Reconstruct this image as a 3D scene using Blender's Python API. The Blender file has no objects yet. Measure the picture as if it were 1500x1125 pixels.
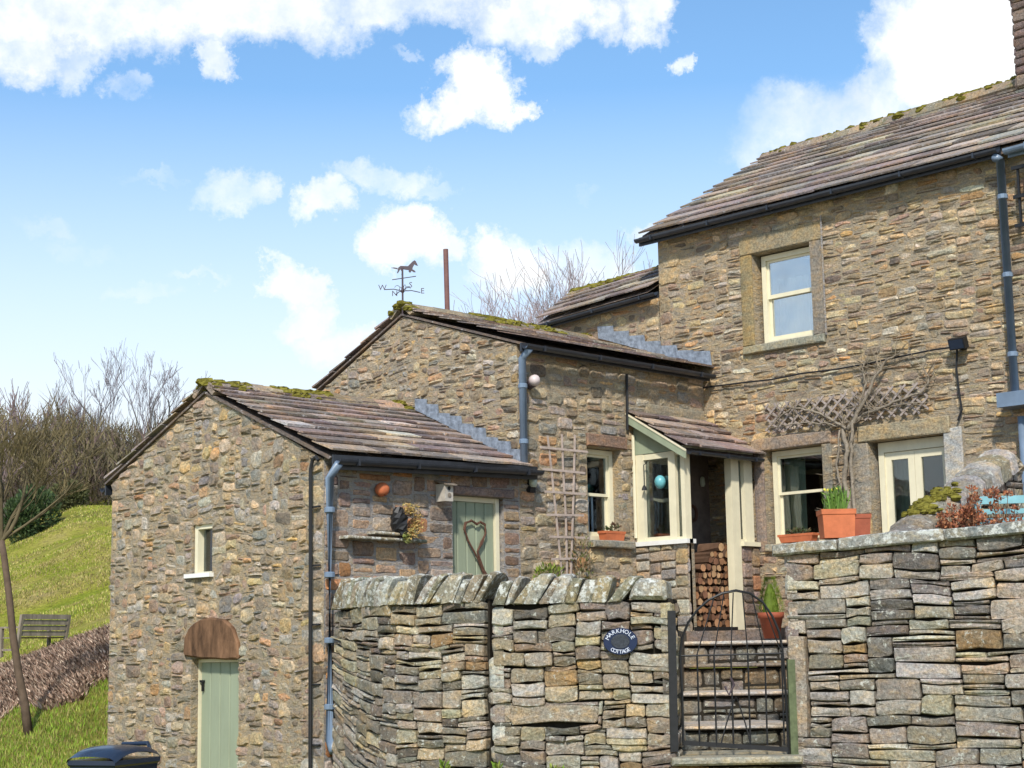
import bpy, math, random
from mathutils import Vector, noise as mnoise
C = bpy.context.scene.collection
SC = bpy.context.scene
R = math.radians
V = Vector
# ------------------------------------------------------------------ camera
F, PITCH, ROLL, YAW = 2450.0, R(9.1), R(-1.0), R(45.0)
fh = V((math.cos(YAW), math.sin(YAW), 0)); rh = V((math.sin(YAW), -math.cos(YAW), 0)); zz = V((0, 0, 1))
cf = fh*math.cos(PITCH) + zz*math.sin(PITCH); cu0 = -fh*math.sin(PITCH) + zz*math.cos(PITCH)
cr = rh*math.cos(ROLL) + cu0*math.sin(ROLL); cu = cu0*math.cos(ROLL) - rh*math.sin(ROLL)
cam_d = bpy.data.cameras.new('camera'); cam = bpy.data.objects.new('camera', cam_d); C.objects.link(cam)
from mathutils import Matrix
m = Matrix((cr, cu, -cf)).transposed().to_4x4(); cam.matrix_world = m
cam_d.sensor_fit = 'HORIZONTAL'; cam_d.sensor_width = 36; cam_d.lens = 36*F/1500
cam_d.clip_start = .1; cam_d.clip_end = 2000
SC.camera = cam
SC.render.resolution_x = 1024; SC.render.resolution_y = 768
def ray(px, py): return cf + cr*((px-750)/F) - cu*((py-562.5)/F)
def onX(px, py, X): d = ray(px, py); return d*(X/d.x)
def onY(px, py, Y): d = ray(px, py); return d*(Y/d.y)
def onZ(px, py, Z): d = ray(px, py); return d*(Z/d.z)
def atd(px, py, dist): d = ray(px, py); return d*(dist/d.dot(fh))
def proj(p): k = p.dot(cf); return (750+F*p.dot(cr)/k, 562.5-F*p.dot(cu)/k)
# ------------------------------------------------------------------ light
SUN_AZ = V((-1, -.80, 0)).normalized(); SUN_EL = R(40)
sdir = SUN_AZ*math.cos(SUN_EL) + zz*math.sin(SUN_EL)
sl = bpy.data.lights.new('sun', 'SUN'); sl.energy = 2.6; sl.angle = R(3.5); sl.color = (1, .94, .85)
so = bpy.data.objects.new('sun', sl); C.objects.link(so); so.rotation_euler = sdir.to_track_quat('Z', 'Y').to_euler()
wd = bpy.data.worlds.new('World'); SC.world = wd; wd.use_nodes = True
nt = wd.node_tree; N = nt.nodes; L = nt.links; N.clear()
def math_n(op, a, b=None, c=None, clamp=False):
    n = N.new('ShaderNodeMath'); n.operation = op; n.use_clamp = clamp
    for i, v in enumerate((a, b, c)):
        if v is None: continue
        if isinstance(v, (int, float)): n.inputs[i].default_value = v
        else: L.new(v, n.inputs[i])
    return n.outputs[0]
out = N.new('ShaderNodeOutputWorld'); bg = N.new('ShaderNodeBackground'); L.new(bg.outputs[0], out.inputs[0])
SKY = .15
bg.inputs[1].default_value = SKY
sky = N.new('ShaderNodeTexSky'); sky.sky_type = 'NISHITA'; sky.sun_disc = False
sky.sun_elevation = SUN_EL; sky.sun_rotation = math.atan2(SUN_AZ.x, SUN_AZ.y)
sky.air_density = 1.0; sky.dust_density = .6; sky.ozone_density = 2.0
tc = N.new('ShaderNodeTexCoord'); sep = N.new('ShaderNodeSeparateXYZ'); L.new(tc.outputs['Generated'], sep.inputs[0])
el = math_n('ARCSINE', sep.outputs[2]); az = math_n('ARCTAN2', sep.outputs[1], sep.outputs[0])
def cloud_noise(scale, detail, rough):
    n = N.new('ShaderNodeTexNoise'); n.inputs['Scale'].default_value = scale; n.inputs['Detail'].default_value = detail
    n.inputs['Roughness'].default_value = rough; L.new(tc.outputs['Generated'], n.inputs['Vector']); return n
n1 = cloud_noise(17, 9, .68); n2 = cloud_noise(5, 5, .55); n3 = cloud_noise(40, 6, .6)
s1 = N.new('ShaderNodeSeparateColor'); L.new(n1.outputs['Color'], s1.inputs[0])
azw = math_n('ADD', az, math_n('MULTIPLY', math_n('SUBTRACT', s1.outputs[0], .5), .105))
elw = math_n('ADD', el, math_n('MULTIPLY', math_n('SUBTRACT', s1.outputs[1], .5), .068))
# every cloud: where it stands (through the camera calibration), angular size, density
blobs = [(120,20,230,62,1.15),(330,10,240,62,1.15),(100,85,50,40,.75),(303,85,34,40,1.0),(190,132,45,22,.5),(560,0,160,42,1.0),(780,12,130,55,1.2),(800,60,28,28,.8),
 (935,12,62,50,1.1),(700,120,72,58,1.5),(650,152,62,36,1.3),(732,160,45,30,1.2),(715,90,40,32,1.2),(1012,80,26,20,1.0),(1420,70,150,110,1.6),(1250,190,190,75,.8),(1330,150,120,80,.95),(1200,215,140,45,.75),
 (345,283,60,36,.8),(560,262,95,32,.8),(470,302,45,32,.95),(230,268,75,10,.3),(600,345,60,44,1.35),(565,365,50,34,1.2),(640,352,40,24,1.0),(755,385,80,52,1.25),(720,360,40,30,1.1),(405,420,42,36,1.1),(432,470,50,38,1.0),
 (500,500,60,40,.9),(860,395,70,50,.8),(930,330,30,22,.7),(580,80,35,12,.45),(190,440,55,16,.35),(270,415,55,8,.35),(50,330,60,18,.28),(110,360,90,18,.25),(650,285,60,14,.4),(0,60,90,60,1.0),(870,278,30,12,.3),(1120,225,70,25,.35)]
dens = None
for bx, by, rx, ry, w in blobs:
    d = ray(bx, by).normalized(); a0 = math.atan2(d.y, d.x); e0 = math.asin(d.z)
    da = math_n('MULTIPLY', math_n('SUBTRACT', azw, a0), F/rx*.98); de = math_n('MULTIPLY', math_n('SUBTRACT', elw, e0), F/ry)
    r2 = math_n('ADD', math_n('MULTIPLY', da, da), math_n('MULTIPLY', de, de))
    v = math_n('MULTIPLY', math_n('SUBTRACT', 1.3, r2, clamp=True), w)
    dens = v if dens is None else math_n('MAXIMUM', dens, v)
# fair-weather clouds over the rest of the sky, beyond the picked ones
ow = math_n('MULTIPLY', math_n('SUBTRACT', n2.outputs[0], .50), 3.2, clamp=True)
cd = fh; inview = N.new('ShaderNodeVectorMath'); inview.operation = 'DOT_PRODUCT'; L.new(tc.outputs['Generated'], inview.inputs[0]); inview.inputs[1].default_value = (cf+zz*.02).normalized()
far = math_n('MULTIPLY', math_n('SUBTRACT', .945, inview.outputs['Value'], clamp=True), 12, clamp=True)
dens = math_n('MAXIMUM', dens, math_n('MULTIPLY', ow, far))
dn = math_n('ADD', dens, math_n('MULTIPLY', math_n('SUBTRACT', n1.outputs[0], .5), 1.7))
dn = math_n('ADD', dn, math_n('MULTIPLY', math_n('SUBTRACT', n3.outputs[0], .5), 1.3))
dn = math_n('MULTIPLY', dn, math_n('MULTIPLY', dens, 2.6, clamp=True))
alpha = math_n('MULTIPLY', math_n('SUBTRACT', dn, .03), .80, clamp=True)
alpha = math_n('SMOOTHSTEP' if False else 'POWER', alpha, 1.35)
# white haze thickening towards the horizon
hz = math_n('POWER', math_n('SUBTRACT', 1, math_n('MULTIPLY', el, 3.0, clamp=True), clamp=True), 1.05)
hz = math_n('MULTIPLY', hz, 1.5, clamp=True)
def mixc(f, a, b, mode='MIX'):
    n = N.new('ShaderNodeMix'); n.data_type = 'RGBA'; n.blend_type = mode
    for k, v in ((0, f), (6, a), (7, b)):
        if isinstance(v, (int, float)): n.inputs[k].default_value = v
        elif isinstance(v, tuple): n.inputs[k].default_value = (*v, 1)
        else: L.new(v, n.inputs[k])
    return n.outputs[2]
blue = mixc(1.0, sky.outputs[0], (.57, .71, .765), 'MULTIPLY')
c1 = mixc(hz, blue, (3.8, 3.98, 4.12))
greyf = math_n('MULTIPLY', math_n('SUBTRACT', n1.outputs[0], .42), 3.0, clamp=True)
ccol = mixc(greyf, (4.45, 4.55, 4.6), (3.45, 3.7, 3.9))
c2 = mixc(alpha, c1, ccol); L.new(c2, bg.inputs[0])
SC.view_settings.view_transform = 'Standard'; SC.view_settings.look = 'None'; SC.view_settings.gamma = 1
SC.view_settings.exposure = 0.80; SC.view_settings.use_curve_mapping = False
SC.render.engine = 'CYCLES'
# ------------------------------------------------------------------ materials
def nodes_of(name):
    mt = bpy.data.materials.new(name); mt.use_nodes = True; t = mt.node_tree
    return mt, t, t.nodes['Principled BSDF']
def tex(t, kind, scale, detail=4, rough=.6, vec=None, stretch=None):
    n = t.nodes.new(kind); n.inputs['Scale'].default_value = scale
    if kind == 'ShaderNodeTexNoise': n.inputs['Detail'].default_value = detail; n.inputs['Roughness'].default_value = rough
    c = t.nodes.new('ShaderNodeTexCoord'); src = c.outputs['Object']
    if stretch:
        mp = t.nodes.new('ShaderNodeMapping'); mp.inputs['Scale'].default_value = stretch; t.links.new(src, mp.inputs[0]); src = mp.outputs[0]
    t.links.new(src, n.inputs['Vector']); return n
def ramp(t, src, stops):
    r = t.nodes.new('ShaderNodeValToRGB'); t.links.new(src, r.inputs[0]); e = r.color_ramp.elements
    while len(e) < len(stops): e.new(.5)
    for k, (p, c) in enumerate(stops): e[k].position = p; e[k].color = (*c, 1) if len(c) == 3 else c
    return r.outputs[0]
def mx(t, f, a, b, mode='MIX'):
    n = t.nodes.new('ShaderNodeMix'); n.data_type = 'RGBA'; n.blend_type = mode
    for k, v in ((0, f), (6, a), (7, b)):
        if isinstance(v, (int, float)): n.inputs[k].default_value = v
        elif isinstance(v, tuple): n.inputs[k].default_value = (*v, 1)
        else: t.links.new(v, n.inputs[k])
    return n.outputs[2]
def attr(t):
    a = t.nodes.new('ShaderNodeAttribute'); a.attribute_name = 'col'; return a.outputs['Color']
def bump(t, b, src, st, dist, prev=None):
    n = t.nodes.new('ShaderNodeBump'); n.inputs['Strength'].default_value = st; n.inputs['Distance'].default_value = dist
    t.links.new(src, n.inputs['Height'])
    if prev: t.links.new(prev, n.inputs['Normal'])
    t.links.new(n.outputs[0], b.inputs['Normal']); return n.outputs[0]
def g(v): return (v, v, v)
def stone_mat(name, lichen=.0, lich_col=(.62, .62, .54), moss=0., grain=.5, yellow=0.):
    mt, t, b = nodes_of(name)
    c = attr(t)
    f = tex(t, 'ShaderNodeTexNoise', 34, 6, .75); c = mx(t, 1, c, ramp(t, f.outputs[0], [(.28, g(.42)), (.5, g(.95)), (.72, g(1.55))]), 'MULTIPLY')
    k = tex(t, 'ShaderNodeTexNoise', 8, 5, .65, stretch=(1, 1, 1.8)); c = mx(t, .9, c, ramp(t, k.outputs[0], [(.28, (.66, .66, .70)), (.42, (.95, .98, .98)), (.54, (1.05, .98, .92)), (.64, (1.25, 1.1, .86)), (.76, (1.15, .9, .72))]), 'MULTIPLY')
    h_ = tex(t, 'ShaderNodeTexNoise', 2.1, 3, .6); c = mx(t, .8, c, ramp(t, h_.outputs[0], [(.35, (.80, .82, .86)), (.5, g(1)), (.66, (1.22, 1.08, .84))]), 'MULTIPLY')
    s = tex(t, 'ShaderNodeTexNoise', 90, 3, .7); c = mx(t, .6, c, ramp(t, s.outputs[0], [(.33, g(.5)), (.45, g(1)), (.8, g(1.15))]), 'MULTIPLY')
    if lichen:
        l = tex(t, 'ShaderNodeTexNoise', 16, 5, .7); lo = .72-.16*lichen
        c = mx(t, ramp(t, l.outputs[0], [(lo, g(0)), (lo+.06, g(.85))]), c, lich_col)
    if yellow:
        l = tex(t, 'ShaderNodeTexNoise', 4.3, 5, .65, stretch=(1, 1, 1.3)); lo = .74-.13*yellow
        c = mx(t, ramp(t, l.outputs[0], [(lo, g(0)), (lo+.05, g(.8))]), c, (.34, .27, .05))
    if moss:
        l = tex(t, 'ShaderNodeTexNoise', 3.1, 5, .7); lo = .74-.2*moss
        c = mx(t, ramp(t, l.outputs[0], [(lo, g(0)), (lo+.1, g(.75))]), c, (.10, .11, .03))
    t.links.new(c, b.inputs['Base Color']); b.inputs['Roughness'].default_value = .93; b.inputs['Specular IOR Level'].default_value = .25
    n = bump(t, b, k.outputs[0], .5, .05); n = bump(t, b, f.outputs[0], grain, .022, n); bump(t, b, s.outputs[0], .5, .006, n)
    return mt
def plain(name, col, rough=.6, var=.15, scale=12, spec=.4, bumps=.1, metal=0, grime=0., stretch=None):
    mt, t, b = nodes_of(name)
    f = tex(t, 'ShaderNodeTexNoise', scale, 5, .65, stretch=stretch)
    c = mx(t, 1, tuple(col), ramp(t, f.outputs[0], [(.3, g(1-var)), (.7, g(1+var))]), 'MULTIPLY')
    if grime:
        h = tex(t, 'ShaderNodeTexNoise', 3.5, 6, .7, stretch=(1, 1, .35)); c = mx(t, ramp(t, h.outputs[0], [(.48, g(0)), (.7, g(grime))]), c, (.13, .12, .09))
    t.links.new(c, b.inputs['Base Color']); b.inputs['Roughness'].default_value = rough; b.inputs['Specular IOR Level'].default_value = spec
    b.inputs['Metallic'].default_value = metal
    if bumps: bump(t, b, f.outputs[0], bumps, .02)
    return mt
def mortar_mat(name, col):
    mt, t, b = nodes_of(name)
    k = tex(t, 'ShaderNodeTexNoise', 9, 5, .7, stretch=(1, 1, 2.6)); c = mx(t, 1, tuple(col), ramp(t, k.outputs[0], [(.27, (.55, .52, .50)), (.4, (.92, .95, .98)), (.52, (1.06, 1.02, .98)), (.63, (1.25, 1.08, .82)), (.75, (1.1, .82, .6))]), 'MULTIPLY')
    h_ = tex(t, 'ShaderNodeTexNoise', 2.3, 3, .6); c = mx(t, .6, c, ramp(t, h_.outputs[0], [(.35, (.80, .82, .86)), (.5, g(1)), (.66, (1.2, 1.08, .85))]), 'MULTIPLY')
    f = tex(t, 'ShaderNodeTexNoise', 45, 5, .7); c = mx(t, .8, c, ramp(t, f.outputs[0], [(.3, g(.6)), (.5, g(1)), (.7, g(1.3))]), 'MULTIPLY')
    t.links.new(c, b.inputs['Base Color']); b.inputs['Roughness'].default_value = .95; b.inputs['Specular IOR Level'].default_value = .15
    n = bump(t, b, k.outputs[0], .9, .07); bump(t, b, f.outputs[0], .7, .015, n); return mt
def attr_mat(name, rough=.8, spec=.3, transl=0.):
    mt, t, b = nodes_of(name); f = tex(t, 'ShaderNodeTexNoise', 9, 4, .6)
    c = mx(t, 1, attr(t), ramp(t, f.outputs[0], [(.3, g(.75)), (.7, g(1.25))]), 'MULTIPLY')
    t.links.new(c, b.inputs['Base Color']); b.inputs['Roughness'].default_value = rough; b.inputs['Specular IOR Level'].default_value = spec
    return mt
def glass_mat(name, refl, tint=(.82, .88, .86)):
    mt = bpy.data.materials.new(name); mt.use_nodes = True; t = mt.node_tree; t.nodes.clear()
    o = t.nodes.new('ShaderNodeOutputMaterial'); ms = t.nodes.new('ShaderNodeMixShader'); tr = t.nodes.new('ShaderNodeBsdfTransparent'); gl = t.nodes.new('ShaderNodeBsdfGlossy')
    tr.inputs[0].default_value = (*tint, 1); gl.inputs[0].default_value = (.95, .97, 1, 1); gl.inputs['Roughness'].default_value = .02
    nz = tex(t, 'ShaderNodeTexNoise', 1.7, 2, .5); bp = t.nodes.new('ShaderNodeBump'); bp.inputs['Strength'].default_value = .35; bp.inputs['Distance'].default_value = .03
    t.links.new(nz.outputs[0], bp.inputs['Height']); t.links.new(bp.outputs[0], gl.inputs['Normal'])
    fr = t.nodes.new('ShaderNodeFresnel'); fr.inputs[0].default_value = 1.5
    ad = t.nodes.new('ShaderNodeMath'); ad.operation = 'ADD'; ad.use_clamp = True; t.links.new(fr.outputs[0], ad.inputs[0]); ad.inputs[1].default_value = refl
    t.links.new(ad.outputs[0], ms.inputs[0]); t.links.new(tr.outputs[0], ms.inputs[1]); t.links.new(gl.outputs[0], ms.inputs[2]); t.links.new(ms.outputs[0], o.inputs[0])
    return mt
M = dict(
 wall=stone_mat('wall_stone', .15, yellow=.35, grain=.7), dry=stone_mat('dry_stone', .85, moss=.25, grain=1.2, yellow=.35), cope=stone_mat('coping_stone', 1.25, (.68, .69, .64), moss=.3, grain=.9, yellow=.2),
 dressed=stone_mat('dressed_stone', .25, grain=.2), slate=stone_mat('stone_slate', .75, (.52, .50, .48), grain=.6), ridge=stone_mat('ridge_stone', .6, moss=.9, grain=.8),
 mortar=mortar_mat('lime_mortar', (.38, .32, .235)), mortar_grey=mortar_mat('grey_mortar', (.37, .345, .325)), dark=plain('dark_joint', (.03, .026, .02), .95, .3, 20, .1, .4),
 cream=plain('cream_paint', (.72, .66, .47), .45, .06, 6, .4, .03, grime=.12), white=plain('white_paint', (.78, .77, .72), .45, .05, 8, .4, .03, grime=.1),
 sage=plain('sage_paint', (.285, .325, .225), .55, .10, 5, .3, .08, grime=.15, stretch=(1, 1, .15)), gutter=plain('black_gutter', (.022, .026, .034), .35, .3, 10, .5, .05),
 pipe=plain('blue_grey_pipe', (.15, .205, .28), .35, .15, 6, .5, .04, grime=.1), black=plain('black_iron', (.012, .012, .013), .5, .3, 20, .4, .1), cable=plain('black_cable', (.015, .015, .016), .6),
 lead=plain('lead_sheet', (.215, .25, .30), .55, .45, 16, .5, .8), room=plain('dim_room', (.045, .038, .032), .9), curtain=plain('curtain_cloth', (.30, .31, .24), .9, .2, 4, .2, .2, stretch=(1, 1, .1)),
 net=plain('pale_net_curtain', (.62, .68, .76), .9, .12, 3, .2, .1, stretch=(3, 3, .2)), blind=plain('pale_blind', (.42, .45, .44), .8, .1), terracotta=plain('terracotta', (.50, .145, .06), .75, .18, 9, .3, .15), terracotta_dark=plain('old_terracotta', (.30, .075, .035), .7, .2, 9),
 soil=plain('soil', (.03, .02, .012), .95), rust=plain('rusty_flue', (.17, .085, .075), .7, .25, 9, .3, .2), iron=plain('weathered_iron', (.07, .05, .06), .6), weathered=plain('weathered_timber', (.23, .19, .15), .85, .35, 9, .2, .3, stretch=(1, 1, .2)),
 trellis=plain('bleached_timber', (.42, .34, .29), .85, .25, 14, .2, .2), lattice=plain('grey_lattice', (.33, .275, .24), .85, .3, 14), wicker=plain('wicker', (.12, .06, .04), .8, .4, 60, .2, .5), bark=plain('bark', (.11, .09, .065), .9, .45, 22, .2, .6),
 vine=plain('vine_bark', (.25, .21, .16), .9, .35, 30, .2, .5), twig=attr_mat('twigs', .9, .1), leaf=attr_mat('leaves', .7, .3), sign=plain('navy_enamel', (.012, .022, .06), .25, .1), letter=plain('sign_lettering', (.62, .66, .76), .5, .04, 5, .3, 0),
 blue=plain('pale_blue_paint', (.20, .42, .46), .5, .15, 8, .4, .1, grime=.2), binp=plain('blue_black_plastic', (.018, .028, .05), .22, .12, 5, .5, .03), teal=plain('turquoise_glaze', (.14, .42, .46), .35, .12, 7, .5, .03), lampglass=plain('frosted_lamp', (.62, .52, .50), .3),
 log=plain('log_end', (.42, .20, .10), .85, .4, 30, .2, .3), logbark=plain('log_bark', (.12, .065, .04), .9, .3, 20), moss=plain('moss_clump', (.17, .15, .028), .95, .6, 14, .1, 1.0), brown_wood=plain('brown_timber', (.16, .11, .085), .8, .3, 8), flag=stone_mat('flagstone', .3, grain=.5, moss=.3),
 pane=glass_mat('window_glass', .03), pane_sky=glass_mat('sky_reflecting_glass', .40), plaster=plain('porch_plaster', (.17, .135, .115), .9, .3, 6, .2, .4), greenpost=plain('mossy_post', (.10, .12, .06), .9, .4, 12), sandstone=plain('rust_sandstone', (.15, .082, .045), .92, .6, 9, .2, .6, stretch=(1, 1, .35)),
 lens=plain('lamp_lens', (.5, .55, .45), .3), grit=plain('path_gravel', (.16, .14, .11), .95, .3, 30, .2, .5))
# ------------------------------------------------------------------ mesh building
class MB:
    def __init__(s): s.v = []; s.f = []; s.c = []; s.col = (.16, .13, .115)
    def add(s, vs, fs, col=None):
        o = len(s.v); s.v += [tuple(x) for x in vs]; s.f += [tuple(o+i for i in f) for f in fs]; s.c += [col or s.col]*len(vs); return s
    def obox(s, c, ax, ay, az_, col=None):
        vs = [c+ax*i+ay*j+az_*k for i in (-1, 1) for j in (-1, 1) for k in (-1, 1)]
        return s.add(vs, [(0, 1, 3, 2), (4, 6, 7, 5), (0, 4, 5, 1), (2, 3, 7, 6), (0, 2, 6, 4), (1, 5, 7, 3)], col)
    def box(s, a, b, col=None):
        a = V(a); b = V(b); c = (a+b)/2; h = (b-a)/2
        return s.obox(c, V((h.x, 0, 0)), V((0, h.y, 0)), V((0, 0, h.z)), col)
    def wbox(s, W, u0, u1, z0, z1, n0, n1, col=None):
        P = W.P; vs = [P(u, z, n) for u in (u0, u1) for z in (z0, z1) for n in (n0, n1)]
        return s.add(vs, [(0, 1, 3, 2), (4, 6, 7, 5), (0, 4, 5, 1), (2, 3, 7, 6), (0, 2, 6, 4), (1, 5, 7, 3)], col)
    def tube(s, pts, r, n=6, col=None, caps=True):
        pts = [V(p) for p in pts]; rs = r if isinstance(r, (list, tuple)) else [r]*len(pts); vs = []; fs = []
        up = None
        for i, p in enumerate(pts):
            d = (pts[min(i+1, len(pts)-1)] - pts[max(i-1, 0)]).normalized()
            if up is None: up = V((0, 0, 1)) if abs(d.z) < .9 else V((1, 0, 0))
            a = d.cross(up); 
            if a.length < 1e-4: a = d.cross(V((.3, .9, .1)))
            a.normalize(); b = d.cross(a).normalized(); up = -b if False else up
            for k in range(n): t = 2*math.pi*k/n; vs.append(p + (a*math.cos(t)+b*math.sin(t))*rs[i])
        for i in range(len(pts)-1):
            for k in range(n): fs.append((i*n+k, i*n+(k+1) % n, (i+1)*n+(k+1) % n, (i+1)*n+k))
        if caps: fs.append(tuple(range(n))[::-1]); fs.append(tuple((len(pts)-1)*n+k for k in range(n)))
        return s.add(vs, fs, col)
    def lathe(s, c, prof, n=14, ax=None, col=None):
        ax = ax or V((0, 0, 1)); a = ax.orthogonal().normalized(); b = ax.cross(a); vs = []; fs = []
        for r, h in prof:
            for k in range(n): t = 2*math.pi*k/n; vs.append(V(c)+ax*h+(a*math.cos(t)+b*math.sin(t))*r)
        for i in range(len(prof)-1):
            for k in range(n): fs.append((i*n+k, i*n+(k+1) % n, (i+1)*n+(k+1) % n, (i+1)*n+k))
        fs.append(tuple(range(n))[::-1]); fs.append(tuple((len(prof)-1)*n+k for k in range(n)))
        return s.add(vs, fs, col)
    def prism(s, pts, off, col=None):
        k = len(pts); vs = [V(p) for p in pts]+[V(p)+off for p in pts]
        fs = [tuple(range(k))[::-1], tuple(range(k, 2*k))]+[(i, (i+1) % k, k+(i+1) % k, k+i) for i in range(k)]
        return s.add(vs, fs, col)
    def blob(s, c, r, rng, nu=8, nv=5, sq=(1, 1, 1), rough=.25, col=None):
        vs = [V(c)+V((0, 0, -r*sq[2]))]; fs = []
        for j in range(1, nv):
            ph = math.pi*j/nv-math.pi/2
            for i in range(nu):
                t = 2*math.pi*i/nu+j*.4; k = r*(1+rng.uniform(-rough, rough))
                vs.append(V(c)+V((math.cos(t)*math.cos(ph)*k*sq[0], math.sin(t)*math.cos(ph)*k*sq[1], math.sin(ph)*k*sq[2])))
        vs.append(V(c)+V((0, 0, r*sq[2]))); top = len(vs)-1
        for i in range(nu):
            fs.append((0, 1+(i+1) % nu, 1+i)); fs.append((top, top-nu+i, top-nu+(i+1) % nu))
            for j in range(nv-2): a = 1+j*nu; fs.append((a+i, a+(i+1) % nu, a+nu+(i+1) % nu, a+nu+i))
        return s.add(vs, fs, col)
    def build(s, name, mat, parent=None, smooth=False):
        org = root_of(parent).location if parent else V((0, 0, 0))
        me = bpy.data.meshes.new(name); me.from_pydata([(x-org.x, y-org.y, z-org.z) for x, y, z in s.v], [], s.f)
        me.materials.append(M[mat] if isinstance(mat, str) else mat)
        ca = me.color_attributes.new('col', 'FLOAT_COLOR', 'POINT'); fl = []
        for c in s.c: fl += [c[0], c[1], c[2], 1]
        ca.data.foreach_set('color', fl)
        if smooth: me.polygons.foreach_set('use_smooth', [True]*len(me.polygons))
        o = bpy.data.objects.new(name, me); C.objects.link(o)
        if parent: o.parent = parent
        return o
def root_of(o):
    while o.parent: o = o.parent
    return o
def thing(name, label, cat, loc=(0, 0, 0), group=None):
    o = bpy.data.objects.new(name, None); C.objects.link(o); o.location = loc; o.empty_display_size = .2
    o['label'] = label; o['category'] = cat
    if group: o['group'] = group
    return o
def single(mb, name, mat, label, cat, loc, group=None, smooth=False):   # a thing that is one mesh, origin at its base
    loc = V(loc); mb.v = [(x-loc.x, y-loc.y, z-loc.z) for x, y, z in mb.v]
    o = mb.build(name, mat, None, smooth); o.location = loc; o['label'] = label; o['category'] = cat
    if group: o['group'] = group
    return o
def struct(o): o['kind'] = 'structure'; return o
def stuff(o): o['kind'] = 'stuff'; return o
class Wall:   # vertical plane: u along it, z up, n out of it
    def __init__(s, o, U, Nn): s.o = V((o[0], o[1], 0)); s.U = V((U[0], U[1], 0)).normalized(); s.N = V((Nn[0], Nn[1], 0)).normalized()
    def P(s, u, z, n=0): return s.o+s.U*u+s.N*n+V((0, 0, z))
    def uz(s, px, py, n=0):
        d = ray(px, py); o = s.o+s.N*n; k = o.dot(s.N)/d.dot(s.N); p = d*k; return ((p-o).dot(s.U), p.z)
class CurveWall:
    def __init__(s, pts, side):
        # densify by catmull-rom
        P = [V((p[0], p[1], 0)) for p in pts]; Q = []
        for i in range(len(P)-1):
            a = P[max(i-1, 0)]; b = P[i]; c = P[i+1]; d = P[min(i+2, len(P)-1)]
            for k in range(12):
                t = k/12; Q.append(.5*((2*b)+(c-a)*t+(2*a-5*b+4*c-d)*t*t+(-a+3*b-3*c+d)*t**3))
        Q.append(P[-1]); s.Q = Q; s.len = [0]
        for a, b in zip(Q, Q[1:]): s.len.append(s.len[-1]+(b-a).length)
        s.L = s.len[-1]; s.side = side
    def P(s, u, z, n=0):
        Q = s.Q; i = 0
        while i < len(Q)-2 and s.len[i+1] < u: i += 1
        d = (Q[i+1]-Q[i]).normalized(); p = Q[i]+d*(u-s.len[i]); nn = V((d.y, -d.x, 0))*s.side
        return p+nn*n+V((0, 0, z))
def nz2(x, y, s=0): return mnoise.noise(V((x, y, s*7.3+.5)))
# ------------------------------------------------------------------ stones
def clip(poly, planes):
    for a, b, c in planes:
        outp = []
        for i in range(len(poly)):
            p = poly[i]; q = poly[(i+1) % len(poly)]; dp = a*p[0]+b*p[1]-c; dq = a*q[0]+b*q[1]-c
            if dp <= 0: outp.append(p)
            if (dp < 0 < dq) or (dq < 0 < dp): t = dp/(dp-dq); outp.append((p[0]+(q[0]-p[0])*t, p[1]+(q[1]-p[1])*t))
        poly = outp
        if len(poly) < 3: return []
    return poly
def area(p): return abs(sum(p[i][0]*p[(i+1) % len(p)][1]-p[(i+1) % len(p)][0]*p[i][1] for i in range(len(p))))/2
def rubble(u0, u1, z0, z1, cell, holes, wr, hr, rng, big=.0):
    nu = max(1, round((u1-u0)/cell)); nz = max(1, round((z1-z0)/cell)); cu_ = (u1-u0)/nu; cz = (z1-z0)/nz
    occ = [bytearray(nu) for _ in range(nz)]
    for h in holes:
        for j in range(nz):
            z = z0+(j+.5)*cz
            if not h[2] < z < h[3]: continue
            for i in range(nu):
                if h[0] < u0+(i+.5)*cu_ < h[1]: occ[j][i] = 1
    res = []
    for j in range(nz):
        i = 0
        while i < nu:
            if occ[j][i]: i += 1; continue
            h = rng.choices(range(hr[0], hr[1]+1), [1.0/(1+.35*abs(k-(hr[0]+hr[1])/2.2)) for k in range(hr[0], hr[1]+1)])[0]
            w = int(rng.triangular(wr[0], wr[1], wr[0]+(wr[1]-wr[0])*.35)); w = max(w, h-1)
            if rng.random() < big: h += hr[0]; w += 2
            k = 0
            while k < w and i+k < nu and not occ[j][i+k]: k += 1
            g2 = k; 
            while i+g2 < nu and not occ[j][i+g2] and g2-k < max(2, wr[0]-1): g2 += 1
            if i+g2 >= nu or occ[j][i+g2]: k = g2
            w = k; h = min(h, nz-j); hh = 1
            while hh < h and not any(occ[j+hh][i:i+w]): hh += 1
            if nz-j-hh < 2: 
                while j+hh < nz and not any(occ[j+hh][i:i+w]): hh += 1
            for b in range(hh):
                for a in range(w): occ[j+b][i+a] = 1
            res.append((u0+i*cu_, u0+(i+w)*cu_, z0+j*cz, z0+(j+hh)*cz)); i += w
    return res
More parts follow.
